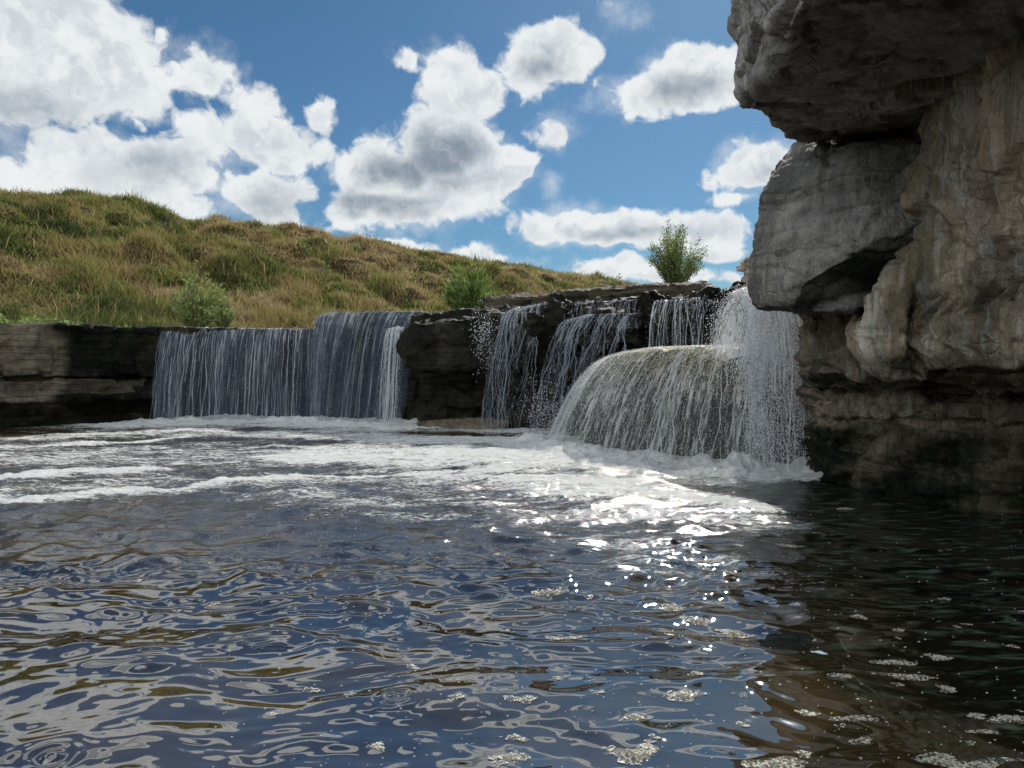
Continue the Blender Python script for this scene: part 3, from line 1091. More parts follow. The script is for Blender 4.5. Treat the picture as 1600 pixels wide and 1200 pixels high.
# --- rounded block under the broad fall
pieces = [('hull', [(1.5, 11.2, 1.12), (1.75, 10.2, 1.22), (2.1, 9.8, 1.25), (3.2, 9.0, 1.27), (4.0, 9.4, 1.27), (3.6, 11.5, 1.27), (1.6, 11.8, 1.15),
                    (1.0, 11.0, .75), (1.3, 9.9, .85), (1.9, 9.3, .9), (2.6, 8.75, .9), (3.3, 8.6, .9),
                    (0.95, 10.9, -.6), (1.2, 10, -.6), (1.8, 9.35, -.6), (2.5, 8.8, -.6), (3.4, 8.6, -.6), (4, 11, -.6), (1.2, 11.8, -.6)])]
o = rock('rounded_block', pieces, 0.04, disp_block(0.08, 0.06, 0.04, 0.2, 0.03, 0.08, 21), M_ledge, 3,
         lambda co, no: {'wet': np.ones(len(co)), 'moss': 0.35 * np.ones(len(co))})
tag(o, 'dark rounded rock block hidden behind the broad fall', 'rock')

# --- right cliff
# overhanging roof slab
A = [('hull', [W(1248, 222, 6.0), W(1172, 178, 5.2), (1.50, 4.75, 2.80), (1.36, 3.57, 2.81), (1.30, 2.6, 2.85), (1.6, 1.8, 2.95),
               W(1147, 60, 5.3), W(1150, 150, 5.2), (1.62, 5.6, 4.2), (1.30, 4.3, 4.1), (1.20, 3.0, 4.2), (1.6, 1.8, 4.3), (2.3, 6.4, 4.2),
               (6.5, 6.6, 2.85), (6.5, 1.8, 2.85), (6.5, 6.8, 4.4), (6.5, 1.8, 4.4)]),
     ('hull', [(1.8, 5.5, 4.0), (1.5, 3.2, 4.0), (2.0, 2.0, 4.0), (7, 6.5, 4.0), (7, 2, 4.0), (2.1, 5.6, 5.6), (1.9, 3.2, 5.6), (7, 6.5, 5.8), (7, 2, 5.8)])]


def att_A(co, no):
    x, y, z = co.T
    return {'wet': 0.05 * sstep(no[:, 2], -.3, -.8), 'moss': 0.22 * sstep(no[:, 2], 0, -.7), 'lime': 0.5 * sstep(np.abs(no[:, 2]), .6, .2)}  # down-facing rock darker and greener, steep faces streaked paler


o = rock('overhanging_rock', A, 0.022, disp_block(0.012, 0.010, 0.016, 0.20, 0.018, 0.055, 33, 1.3, 0.006), M_cliff, 1, att_A)
tag(o, 'huge dark rock roof overhanging at the top right with a grey side face', 'overhanging rock')

# projecting middle block under the roof
B = [('hull', [W(1246, 226, 6.3), W(1215, 262, 6.2), W(1190, 300, 6.1), W(1178, 360, 6.05), W(1172, 420, 6.0), W(1172, 462, 5.95), W(1178, 486, 5.95),
               W(1238, 484, 5.6), W(1262, 440, 5.35), W(1330, 400, 5.2), W(1370, 370, 5.15), W(1335, 225, 5.6),
               W(1246, 226, 8.2), W(1200, 470, 7.4), (5.0, 5.4, 3.0), (5.0, 8.0, 3.0), (5.0, 8, 1.6), (5.0, 5.4, 2.0)]),
     ('hull', [W(1240, 430, 5.75), W(1362, 432, 5.65), W(1240, 488, 5.75), W(1362, 482, 5.65), W(1240, 430, 8), W(1240, 488, 8), (5, 6, 2.0), (5, 6, 1.55), (5, 8, 1.55)]),
     ('hull', [W(1262, 470, 5.6), W(1362, 462, 5.5), W(1262, 490, 5.6), W(1362, 482, 5.5), W(1262, 470, 7), (5, 6, 1.6), (5, 7, 1.52)])]


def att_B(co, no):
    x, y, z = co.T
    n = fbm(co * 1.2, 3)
    return {'wet': np.clip(0.15 + 0.6 * sstep(no[:, 2], -.2, -.8) + 0.35 * sstep(n, .1, .5), 0, 1), 'moss': 0.12 + 0 * x, 'lime': 0.5 * sstep(n, -.2, .3)}  # wet value also darkens the down-facing surfaces


o = rock('cliff_block', B, 0.022, disp_block(0.008, 0.008, 0.014, 0.13, 0.018, 0.038, 35, 1.3, 0.005, flute=0.012), M_cliff, 0, att_B)
tag(o, 'squarish grey limestone block jutting from the cliff above the right hand stream', 'rock block')

# drapery wall on the right
C = [('hull', [W(1432, 222, 6.0), (2.9, 5.3, 2.95), (2.55, 4.15, 3.0), (2.75, 3.3, 3.0), (2.9, 2.0, 3.0), (6.5, 6.2, 3.0), (6.5, 2, 3.0),
               W(1420, 360, 5.35), W(1440, 480, 5.0), W(1450, 580, 5.0), W(1600, 400, 4.0), W(1600, 572, 4.15), (3.0, 3.0, 1.12), (3.1, 2.0, 1.15), (6.5, 6.2, 1.05), (6.5, 2, 1.05)]),
     # lobe at its left edge
     ('hull', [W(1408, 345, 5.5), W(1378, 400, 5.35), W(1364, 450, 5.3), W(1362, 520, 5.25), W(1368, 575, 5.25), W(1385, 592, 5.25), W(1440, 588, 5.1), W(1440, 380, 5.1),
               W(1410, 460, 5.1), W(1400, 560, 5.05), W(1385, 400, 6.4), W(1385, 590, 6.4), (3.6, 6.4, 1.05), (3.6, 6.4, 2.1)]),
     ('hull', [W(1540, 240, 4.35), W(1600, 110, 4.0), W(1500, 240, 4.8), W(1560, 330, 4.35), W(1600, 300, 4.1), W(1520, 90, 4.4), (3.6, 4.6, 2.9), (3.6, 4.6, 2.0), (3.4, 3.4, 2.9)])]


def disp_C(co, no):
    base = disp_block(0.02, 0.014, 0.008, 0.3, 0.008, 0.045, 41, 1.4, 0.007, flute=0.065)(co, no)
    # vertical slot
    c = np.array(W(1432, 520, 5.1))
    dx = (co[:, 0] - c[0]) / 0.038
    dz = (co[:, 2] - c[2]) / 0.16
    hole = np.exp(-(dx ** 2 + np.abs(dz) ** 3)) * sstep(co[:, 1], 6.0, 5.6)
    return base + np.stack([0 * hole, 0.28 * hole, 0 * hole], 1)


def att_C(co, no):
    x, y, z = co.T
    n = fbm(co * 1.1 + 4, 3)
    return {'wet': np.clip(0.45 * sstep(n, .15, .5) + .6 * sstep(z + .15 * n, 1.25, 1.08), 0, 1), 'moss': 0.35 * sstep(fbm(co * .9 + 8, 2), .1, .5), 'lime': 0.45 + 0.55 * sstep(n, -.3, .2)}


o = rock('flowstone_wall', C, 0.020, disp_C, M_tan, 1, att_C)
tag(o, 'tan flowstone wall with vertical folds and a dark slot at the right edge', 'rock wall')

# lower cliff: tan face under the middle block, bedded ledges, dark foot
E0 = [(2.98, 8.05), (3.02, 7.2), (3.25, 6.45), (3.75, 5.7), (4.3, 5.0), (4.6, 4.2), (4.4, 3.0), (4.4, 1.5)]


def shx(pts, d): return [(p[0] + d * .8, p[1] + d * .6) for p in pts]


def foot(pts): return list(pts) + [(9, 1.5), (9, 11), (3.0, 11)]


E = [('prism', foot(shx(E0, 0.12)), -0.7, 0.62),
     ('prism', foot(shx(E0, 0.0)), -0.7, 0.34),
     ('prism', foot(shx(E0, 0.40)), 0.5, 1.2),
     ('prism', foot(shx(E0, -0.02)), 0.66, 0.84),
     ('prism', foot(shx(E0, 0.10)), 0.90, 0.98),
     ('prism', foot(shx([(3.0, 7.95), (2.95, 7.2), (2.75, 6.4), (3.1, 5.6), (3.6, 4.6), (4.2, 3.2), (4.2, 1.5)], 0.1)), 1.0, 1.14),
     ('hull', [W(1262, 485, 6.5), W(1262, 590, 6.5), W(1375, 480, 5.9), W(1375, 586, 5.9), W(1262, 485, 7.6), W(1262, 590, 7.6), (5, 6, 1.05), (5, 6, 1.7), (5, 8, 1.05), (5, 8, 1.7)]),
     ('prism', [(3.05, 7.9), (3.25, 7.5), (5, 7.4), (9, 7.4), (9, 11), (3.3, 11)], 0.9, 2.6)]


def att_E(co, no):
    x, y, z = co.T
    n = fbm(co * 1.3 + 4, 3)
    low = sstep(z + .1 * n, .62, .5)
    return {'wet': np.clip(low * (.50 + .3 * n) + .5 * sstep(x + .2 * n, 3.1, 2.85) + 0.38 * (z < 1.02), 0, 1),  # wet value also lowers the albedo of all layers below the shelf
            'moss': np.clip(low * (.85 + .8 * n) + 1.0 * 1.6 * sstep(z, .22, .05) * sstep(x, 4.2, 3.4), 0, 1), 'lime': 0.5 * (z > 1.0)}


o = rock('cliff', E, 0.025, disp_block(0.012, 0.012, 0.060, 0.085, 0.03, 0.06, 51, 2.2, 0.007, flute=0.014), M_tan, 1, att_E)
tag(o, 'bedded foot of the right hand cliff, tan above and dark green at the water', 'cliff')

# boulders showing at the surface of the dark water
o = rock('sunken_stone', [('hull', [(x_, y_, z_) for (x_, y_, z_) in [G(1185, 1008), G(1205, 1022), G(1262, 1012), G(1270, 995), G(1240, 984), G(1200, 990)]] +
                           [G(1225, 1002, 0.012), G(1245, 997, 0.014), (1.0, 3.15, -.2), (1.2, 3.15, -.2), (1.1, 3.0, -.2)])], 0.012,
         disp_block(0.01, 0.01, 0.0, 0.3, 0.0, 0.0, 61, 3, 0.002), M_cliff, 4, lambda co, no: {'wet': np.ones(len(co)) * .97})
tag(o, 'small smooth grey stone just breaking the surface at the shadow edge', 'stone')


# ------------------------------------------------------------------ waterfalls
def interp_line(pts, u):
    P = np.asarray(pts, float)
    L = np.concatenate([[0], np.cumsum(np.linalg.norm(np.diff(P, axis=0), axis=1))])
    L = L / L[-1]
    return np.stack([np.interp(u, L, P[:, k]) for k in range(P.shape[1])], -1)


def fall_pos(lip, footp, u, tau, back=0.5, power=2.0, fz=0.0):
    l = interp_line(lip, u)
    f = interp_line(footp, u)
    dxy = f[..., :2] - l[..., :2]
    dn = dxy / (np.linalg.norm(dxy, axis=-1, keepdims=True) + 1e-6)
    tp = np.clip(tau, 0, None)
    tn = np.clip(-tau, 0, None)
    xy = l[..., :2] + dxy * (tp ** 0.9)[..., None] - dn * (tn / 0.25 * back)[..., None]
    z = l[..., 2] - (l[..., 2] - fz) * tp ** power + 0.0
    return np.concatenate([xy, z[..., None]], -1)


def make_fall(name, label, lip, footp, sheet_mat, nstrand, rad=0.010, drops=0, spread=0.3, wig=0.04, mat_s=None, power=2.0, back=0.5,
              rough=0.02, cluster=None, tint_top=False, fz=0.0, sheet=True, t0=(-.1, .15), drop_r=(.002, .006), uedge=0.03, breakup=0.5, K=26, seed=0, mat_d=None):
    rs = np.random.RandomState(100 + seed)
    lip = [tuple(p) for p in lip]
    root = empty(name, ((lip[0][0] + lip[-1][0]) / 2, (lip[0][1] + lip[-1][1]) / 2, 0))
    tag(root, label, 'waterfall')
    width = np.sum(np.linalg.norm(np.diff(np.array(lip), axis=0), axis=1))
    height = lip[len(lip) // 2][2] - fz
    if sheet:
        nu = max(30, int(width / 0.03))
        nt_ = 90
        tau = np.concatenate([np.linspace(-.25, 0, 12)[:-1], np.linspace(0, 1.02, nt_ - 11)])
        uu, tt = np.meshgrid(np.linspace(0, 1, nu), tau, indexing='ij')
        P = fall_pos(lip, footp, uu, tt, back, power, fz).reshape(-1, 3)
        u_ = uu.ravel() * width
        t_ = tt.ravel() * height
        n1 = fbm(np.stack([u_ * 5, t_ * .9, 0 * u_ + seed], 1), 3) * rough + fbm(np.stack([u_ * 14, t_ * 4.5, 0 * u_ + seed], 1), 2) * rough * 0.5
        k = np.clip(tt.ravel() * 3 + .4, 0.1, 1)
        P[:, 1] -= n1 * k
        P[:, 2] += n1 * k * 0.4
        n2 = fbm(np.stack([u_ * 2.0, t_ * 0.6, 0 * u_ + 9 + seed], 1), 3)
        ue = uu.ravel()
        rg = uedge * (1.2 + 2.5 * np.clip(fbm(np.stack([t_ * 3, 0 * t_, (ue > .5) * 5.0 + seed], 1), 3), -.4, 1))
        edge = sstep(ue, rg * .3, rg * .3 + uedge) * sstep(1 - ue, rg * .3, rg * .3 + uedge)
        edge = edge * (0.75 + 0.5 * n2)
        edge = np.clip(edge * sstep(tt.ravel(), -.25, -.1), 0, 1)
        tint = sstep(tt.ravel() + .1 * n2, 0.75, 0.1)
        o = link_mesh('water_sheet', P, quads=grid_faces(nu, nt_), mat=sheet_mat, attrs={'flow': np.stack([u_, t_, 0 * u_], 1), 'edge': edge, 'tint': tint})
        adopt(root, o)
    if nstrand:
        if cluster is None:
            u0 = rs.rand(nstrand)
        else:
            c = rs.rand(cluster)
            u0 = np.clip(c[rs.randint(cluster, size=nstrand)] + rs.normal(size=nstrand) * 0.018, 0.0, 1.0)
        ta = rs.uniform(t0[0], t0[1], nstrand)
        late = rs.rand(nstrand) < 0.35
        ta = np.where(late, rs.uniform(0, .7, nstrand), ta)
        tb = np.where(rs.rand(nstrand) < 0.55, 1.02, ta + rs.uniform(.15, .7, nstrand))
        tb = np.minimum(tb, 1.02)
        k = np.linspace(0, 1, K)[None]
        tau = ta[:, None] + (tb - ta)[:, None] * k
        ph = rs.rand(nstrand)[:, None] * 50
        arg = np.stack([(tau * height * 2.2).ravel(), (ph + 0 * tau).ravel(), np.zeros(tau.size)], 1)
        wg = fbm(arg * np.array([.55, 1, 1]), 4, 0.5).reshape(tau.shape)
        wg2 = fbm(arg * np.array([1.6, 1, 1]) + 40, 2).reshape(tau.shape)
        amp = wig * np.clip(tau, 0.03, 1) / width
        uv = u0[:, None] + (wg - wg[:, :1]) * amp * 2.2
        uv = np.where(uv > 1, 2 - uv, np.where(uv < 0, -uv, uv))
        P = fall_pos(lip, footp, uv, tau, back, power, fz)
        jit = (wg2 * 0.05 * np.clip(tau, 0, 1) + rs.normal(size=(nstrand, 1)) * 0.02 * np.clip(tau, 0, 1))
        P[..., 1] -= jit + 0.015
        rr = rad * (.35 + 1.5 * rs.rand(nstrand) ** 3)[:, None] * (1 + 0.8 * wg)
        br = fbm(np.stack([(tau * height * 7).ravel(), (ph + 0 * tau).ravel(), np.full(tau.size, 3.3)], 1), 2).reshape(tau.shape)
        rr = rr * (1 - breakup * sstep(tau, .3, .9) * sstep(br, -.1, .25))
        rr = np.clip(rr, 0.0012, None)
        rr[:, 0] *= .2
        rr[:, -1] *= .4
        v, q = tubes(P, rr, 4)
        o = link_mesh('water_strands', v, quads=q, mat=mat_s or M_strand)
        adopt(root, o)
    if drops:
        u = rs.rand(drops)
        tau = rs.rand(drops) ** 0.7
        P = fall_pos(lip, footp, u, tau, back, power, fz)
        P = P + rs.normal(size=P.shape) * np.array([spread, spread * .8, spread * .6]) * (0.25 + 0.75 * tau)[:, None]
        P[:, 1] -= spread * .4
        P = P[P[:, 2] > 0.0]
        R = rs.uniform(drop_r[0], drop_r[1], len(P)) * rs.uniform(.5, 1.0, len(P))
        S = np.stack([np.ones(len(P)), np.ones(len(P)), rs.uniform(1, 2.6, len(P))], 1)
        v, tr = octas(P, R, S)
        o = link_mesh('spray', v, tris=tr, mat=mat_d or M_drop)
        tag(o, kind='stuff')
        adopt(root, o)
    return root


M_sheet_left = sheet_material('thin_curtain_water', (0.20, 0.25, 0.33), 0.30, 0.92, 10, 0.35, lo=.46, hi=.63, gap=.03, lite=.75)  # dark blue base colour stands in for the reflected sky
M_sheet_dome = sheet_material('broad_fall_water', (0.46, 0.48, 0.45), 0.16, 0.95, 9, 1.5, tint=(0.62, 0.54, 0.26), lo=.43, hi=.60, gap=.08)  # tint paints the creamy backlit look of the crest into the colour
M_sheet_white = sheet_material('white_stream_water', (0.72, 0.76, 0.80), 0.05, 0.95, 11, 2.2, lo=.46, hi=.60, gap=.08)
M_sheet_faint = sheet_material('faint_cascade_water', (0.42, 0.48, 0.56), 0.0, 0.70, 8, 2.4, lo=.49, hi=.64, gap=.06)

zl = 1.885
lip1 = [(X(258, 15.35), 15.28, zl), (X(350, 15.75), 15.68, zl), (X(450, 16.1), 16.0, zl), (X(506, 16.15), 16.02, zl)]
foot1 = [(X(232, 14.75), 14.75), (X(330, 15.1), 15.1), (X(440, 15.45), 15.45), (X(495, 15.5), 15.5)]
make_fall('waterfall', 'thin wide curtain of water over the left ledge with fine white threads', lip1, foot1, M_sheet_left, 120, 0.0045, 500, .07, 0.035,
          cluster=120, rough=.02, uedge=.02, breakup=.6, seed=1)
lip2 = [(X(497, 15.8), 15.75, z2 + .03), (X(522, 15.15), 15.1, z2 + .05), (X(600, 14.75), 14.7, z2 + .03), (X(680, 14.4), 14.3, z2 + .01)]
foot2 = [(X(476, 15.4), 15.4), (X(510, 14.5), 14.6), (X(585, 14.3), 14.35), (X(632, 14.1), 14.15)]
make_fall('waterfall', 'dim blue curtain of water in the middle, falling from the slightly higher lip', lip2, foot2, M_sheet_left, 60, 0.0045, 300, .06, .02,
          cluster=30, mat_s=M_strand_dim, seed=2, breakup=.4)
lip3 = [W(606, 514, 14.25), W(622, 510, 14.1), W(632, 512, 14.0)]
foot3 = [(X(590, 13.9), 13.9), (X(606, 13.8), 13.8), (X(626, 13.75), 13.75)]
make_fall('waterfall', 'narrow white spout of water at the left edge of the jutting boulder', lip3, foot3, M_sheet_white, 40, .007, 900, .05, .03, seed=3, back=.3, rough=.05)
# thin falls in the centre
lip4 = [W(790, 487, 12.95), W(812, 480, 12.8), W(830, 477, 12.7), W(848, 474, 12.6)]
foot4 = [(X(748, 12.6), 12.6), (X(765, 12.5), 12.5), (X(800, 12.45), 12.45), (X(835, 12.4), 12.4)]
make_fall('waterfall', 'loose threads of water dropping right of the jutting boulder', lip4, foot4, M_sheet_faint, 70, .005, 900, .10, .09, mat_s=M_strand_dim, mat_d=M_drop_dim, seed=4, cluster=22, rough=.07, back=.4)
lip5 = [W(890, 500, 12.25), W(920, 492, 12.1), W(960, 490, 11.9), W(1000, 490, 11.7)]
foot5 = [(X(825, 11.9), 11.9), (X(862, 11.6), 11.6), (X(900, 11.5), 11.5), (X(960, 11.3), 11.3)]
make_fall('waterfall', 'fanned dim cascade in the centre, left of the broad fall', lip5, foot5, M_sheet_faint, 90, .005, 900, .10, .12, mat_d=M_drop_dim, seed=5, cluster=30, mat_s=M_strand_dim, rough=.09, back=.4)
lip5b = [W(885, 474, 12.5), W(940, 471, 12.3), W(1000, 467, 11.9)]
foot5b = [W(880, 505, 12.2)[:2], W(940, 500, 12.0)[:2], W(1000, 500, 11.7)[:2]]
make_fall('waterfall', 'faint trickles over the dark lip above the central cascade', lip5b, foot5b, M_sheet_faint, 40, .005, 60, .05, .05, seed=6, mat_s=M_strand_dim, fz=1.7, rough=.04, back=.3)
lip6 = [W(1022, 470, 11.75), W(1060, 468, 11.4), W(1100, 464, 11.1), W(1112, 470, 10.95)]
foot6 = [(X(1012, 11.3), 11.3), (X(1050, 10.9), 10.9), (X(1090, 10.6), 10.6), (X(1122, 10.3), 10.3)]
make_fall('waterfall', 'short foaming upper cascade landing on top of the broad fall', lip6, foot6, M_sheet_faint, 60, .005, 900, .07, .06, mat_d=M_drop_dim, seed=7, fz=1.28, rough=.08, back=.4, cluster=30)
# broad rounded fall
lip7 = [(1.50, 11.1, 1.24), (1.60, 10.5, 1.30), (1.85, 10.0, 1.345), (2.2, 9.6, 1.355), (2.6, 9.25, 1.36), (3.05, 8.95, 1.39)]
foot7 = [(.47, 11.2), (.60, 10.1), (1.05, 9.35), (1.76, 8.65), (2.3, 8.15), (2.72, 7.95)]
make_fall('waterfall', 'broad rounded fall with an olive crest, pouring over the low block', lip7, foot7, M_sheet_dome, 170, .0042, 14000, .05, .08, seed=8, cluster=90,
          rough=.045, tint_top=True, t0=(-.15, .5), K=30, back=.7, power=1.9, breakup=.7, uedge=.01, drop_r=(.0015, .0048))
# right stream
lip8 = [W(1160, 452, 9.6), W(1180, 455, 9.3), W(1210, 462, 8.9), (3.15, 8.55, 1.93)]
foot8 = [(2.50, 8.15), (2.62, 7.9), (2.82, 7.8), (3.02, 7.85)]
make_fall('waterfall', 'tall white stream falling beside the cliff under the jutting block', lip8, foot8, M_sheet_white, 60, .005, 22000, .07, .07, seed=9, rough=.07, t0=(-.1, .6), back=.5,
          drop_r=(.0018, .0055), uedge=.1, breakup=.8)

lip9 = [W(1152, 456, 9.75), W(1168, 450, 9.6), W(1192, 455, 9.3)]
foot9 = [W(1105, 560, 9.0)[:2], W(1150, 570, 8.75)[:2], W(1200, 575, 8.6)[:2]]
make_fall('waterfall', 'bright white tongue of water landing on the right shoulder of the broad fall', lip9, foot9,
          sheet_material('bright_white_water', (0.85, 0.87, 0.88), 0.25, 1.0, 10, 2.5, lo=.42, hi=.54, gap=.02), 40, .005, 3000, .08, .07, seed=12, fz=1.22, rough=.09, back=.4,
          drop_r=(.002, .006), uedge=.12)

# white water on top of the broad fall's block and splashes
m, t, out = material('white_water')
tcn = t.n.new('ShaderNodeTexCoord').outputs['Object']
nn = t.noise(tcn, 14, 6, .7)
p = t.node('ShaderNodeBsdfPrincipled', ins={'Base Color': t.mix(t.step(nn, .35, .6), (0.55, 0.58, 0.56), (0.92, 0.93, 0.92)), 'Roughness': .4, 'Normal': t.bump(nn, 1, .08)})
t.l.new(p.outputs[0], out.inputs[0])
M_white = m
tx, ty = np.meshgrid(np.linspace(0, 1, 130), np.linspace(0, 1, 50), indexing='ij')
A_ = interp_line([(1.55, 11.1), (1.68, 10.4), (1.95, 9.95), (2.3, 9.55), (2.7, 9.2), (3.4, 9.0)], tx.ravel())
B_ = interp_line([(1.65, 12.0), (2.1, 12.0), (2.6, 11.7), (3.0, 11.2), (3.4, 10.6), (3.8, 10.2)], tx.ravel())
P = A_ + (B_ - A_) * ty.ravel()[:, None]
zz = 1.315 + 0.035 * fbm(np.stack([P[:, 0] * 4, P[:, 1] * 4, 0 * P[:, 0]], 1), 4, .6) + .03 * sstep(P[:, 0], 2.4, 3.2) - 0.05 * sstep(P[:, 0], 1.9, 1.5)
o = link_mesh('white_water', np.stack([P[:, 0], P[:, 1], zz], 1), quads=grid_faces(130, 50), mat=M_white)
tag(o, kind='structure')


def spray_cloud(label, centre, sig, n, r, seed):
    rs = np.random.RandomState(seed)
    P = np.array(centre) + rs.normal(size=(n, 3)) * np.array(sig)
    P = P[P[:, 2] > 0.01]
    R = rs.uniform(r[0], r[1], len(P))
    v, tr = octas(P, R, np.stack([np.ones(len(P)), np.ones(len(P)), rs.uniform(.8, 2, len(P))], 1))
    o = link_mesh('spray_drops', v, tris=tr, mat=M_drop)
    tag(o, label, 'spray', kind='stuff')


spray_cloud('dense white drops where the right hand stream meets the broad fall', W(1190, 560, 8.55), (.16, .14, .15), 5000, (.002, .007), 4)
spray_cloud('drops glinting in front of the small black rock', W(1140, 500, 9.9), (.13, .15, .16), 1200, (.002, .006), 1)
spray_cloud('drops splashing off the right end of the jutting boulder', W(757, 525, 12.6), (.11, .1, .25), 500, (.003, .007), 2)
spray_cloud('drops thrown up where the cascade lands beside the broad fall', W(850, 640, 11.5), (.16, .2, .22), 900, (.002, .006), 3)

# ------------------------------------------------------------------ vegetation
def leaf_material(name, cols, trans=0.35):
    m, t, out = material(name)
    tn = t.attr('tint')
    c = t.ramp(tn, cols)
    d = t.node('ShaderNodeBsdfDiffuse', ins={'Color': c})
    tr = t.node('ShaderNodeBsdfTranslucent', ins={'Color': c})
    g = t.node('ShaderNodeBsdfGlossy', ins={'Color': (1, 1, 1), 'Roughness': .45})
    mx = t.node('ShaderNodeMixShader', ins={0: trans})
    t.l.new(d.outputs[0], mx.inputs[1])
    t.l.new(tr.outputs[0], mx.inputs[2])
    m2 = t.node('ShaderNodeMixShader', ins={0: 0.012})
    t.l.new(mx.outputs[0], m2.inputs[1])
    t.l.new(g.outputs[0], m2.inputs[2])
    t.l.new(m2.outputs[0], out.inputs[0])
    return m


M_grass = leaf_material('grass_blades', [(0.0, (0.055, 0.08, 0.020)), (0.3, (0.165, 0.185, 0.050)), (0.55, (0.27, 0.245, 0.085)), (0.78, (0.27, 0.19, 0.085)), (1.0, (0.40, 0.32, 0.17))], .5)
M_leaf = leaf_material('shrub_leaves', [(0.0, (0.07, 0.12, 0.02)), (.5, (0.15, 0.23, 0.05)), (1.0, (0.28, 0.36, 0.14))], .5)
M_pale = leaf_material('willow_leaves', [(0.0, (0.07, 0.11, 0.02)), (.5, (0.20, 0.26, 0.09)), (1.0, (0.36, 0.43, 0.16))], .45)
m, t, out = material('bark')
p = t.node('ShaderNodeBsdfPrincipled', ins={'Base Color': (0.10, 0.075, 0.045), 'Roughness': .9})
t.l.new(p.outputs[0], out.inputs[0])
M_bark = m


def blades(base, length, width, lean, tint, seed):
    rs = np.random.RandomState(seed)
    n = len(base)
    th = rs.rand(n) * 2 * math.pi
    side = np.stack([np.cos(th), np.sin(th), np.zeros(n)], 1)
    up = lean / (np.linalg.norm(lean, axis=1)[:, None])
    droop = np.stack([np.cos(th + 1.3), np.sin(th + 1.3), np.zeros(n)], 1) * (length * rs.uniform(.0, .5, n))[:, None]
    m1 = base + up * (length * .55)[:, None]
    tip = base + up * length[:, None] + droop
    tip[:, 2] -= length * .08
    w2 = width[:, None] * .5
    v = np.stack([base - side * w2, base + side * w2, m1 + side * w2 * .9, m1 - side * w2 * .9, tip], 1)
    i = np.arange(n)[:, None] * 5
    q = i + np.array([[0, 1, 2, 3]])
    tr = i + np.array([[3, 2, 4]])
    tt = np.repeat(tint, 5)
    return v.reshape(-1, 3), q, tr, tt


# grass over the hill: tufts of blades
rs = np.random.RandomState(3)
NT_ = 46000
s = rs.uniform(-0.86, 0.16, NT_ * 3)
q_ = rs.uniform(-3.0, 21.6, NT_ * 3)
# y solves hill_q(s*y, y) = q
yy = (.689 * 23 + .725 * 35 - q_) / (.725 - .689 * s)
xx = s * yy
ok = (yy > ledge_y(xx) + 1.0) & (yy < 75)
xx, yy, q_ = xx[ok][:NT_], yy[ok][:NT_], q_[ok][:NT_]
nb = 9
clump = noise2(xx, yy, 0.45, 3, 4.0)
patch = noise2(xx, yy, 0.17, 3, 8.0)
tall = 0.16 + 0.26 * np.clip(clump + .4, 0, 1.2)
zz = ground_z(xx, yy)
bx = np.repeat(xx, nb) + rs.normal(size=len(xx) * nb) * .13
by = np.repeat(yy, nb) + rs.normal(size=len(xx) * nb) * .13
bz = np.repeat(zz, nb) - .06
L = np.repeat(tall, nb) * rs.uniform(.45, 1.35, len(bx))
seedstalk = rs.rand(len(bx)) < 0.03
L = np.where(seedstalk, L * 1.6, L)
scale = np.repeat(np.clip(yy / 25.0, .8, 2.6), nb)
Wd = rs.uniform(.012, .026, len(bx)) * scale
tuft_lean = np.repeat(rs.normal(size=(len(xx), 2)) * .35, nb, 0)
lean = np.concatenate([tuft_lean + rs.normal(size=(len(bx), 2)) * .45, np.ones((len(bx), 1))], 1)
qn = np.repeat(q_, nb)
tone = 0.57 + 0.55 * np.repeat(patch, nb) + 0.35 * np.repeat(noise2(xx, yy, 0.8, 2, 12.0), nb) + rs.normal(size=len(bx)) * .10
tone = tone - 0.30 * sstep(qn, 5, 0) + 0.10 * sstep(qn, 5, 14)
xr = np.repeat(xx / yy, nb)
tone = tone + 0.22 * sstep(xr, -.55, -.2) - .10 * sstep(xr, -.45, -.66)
# broadleaf weed patches: greener, wider
weed = np.repeat(noise2(xx, yy, 0.6, 2, 20.0), nb) > 0.28
dark = np.repeat(noise2(xx, yy, 0.33, 3, 31.0), nb)
tone = tone - .45 * sstep(dark, .12, .42)
L = L * (1 + .5 * sstep(dark, .12, .42))
tone = np.where(weed, tone * .35 + .02, tone)
Wd = np.where(weed, Wd * 1.9, Wd)
L = np.where(weed, L * .75, L)
tone = np.where(seedstalk, .8 + .2 * rs.rand(len(bx)), tone)
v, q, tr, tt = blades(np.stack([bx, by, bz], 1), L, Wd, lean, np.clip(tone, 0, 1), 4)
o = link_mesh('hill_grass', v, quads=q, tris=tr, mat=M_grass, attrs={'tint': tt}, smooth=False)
tag(o, 'rough green and rusty brown grass covering the river bank hill', 'grass', kind='stuff')


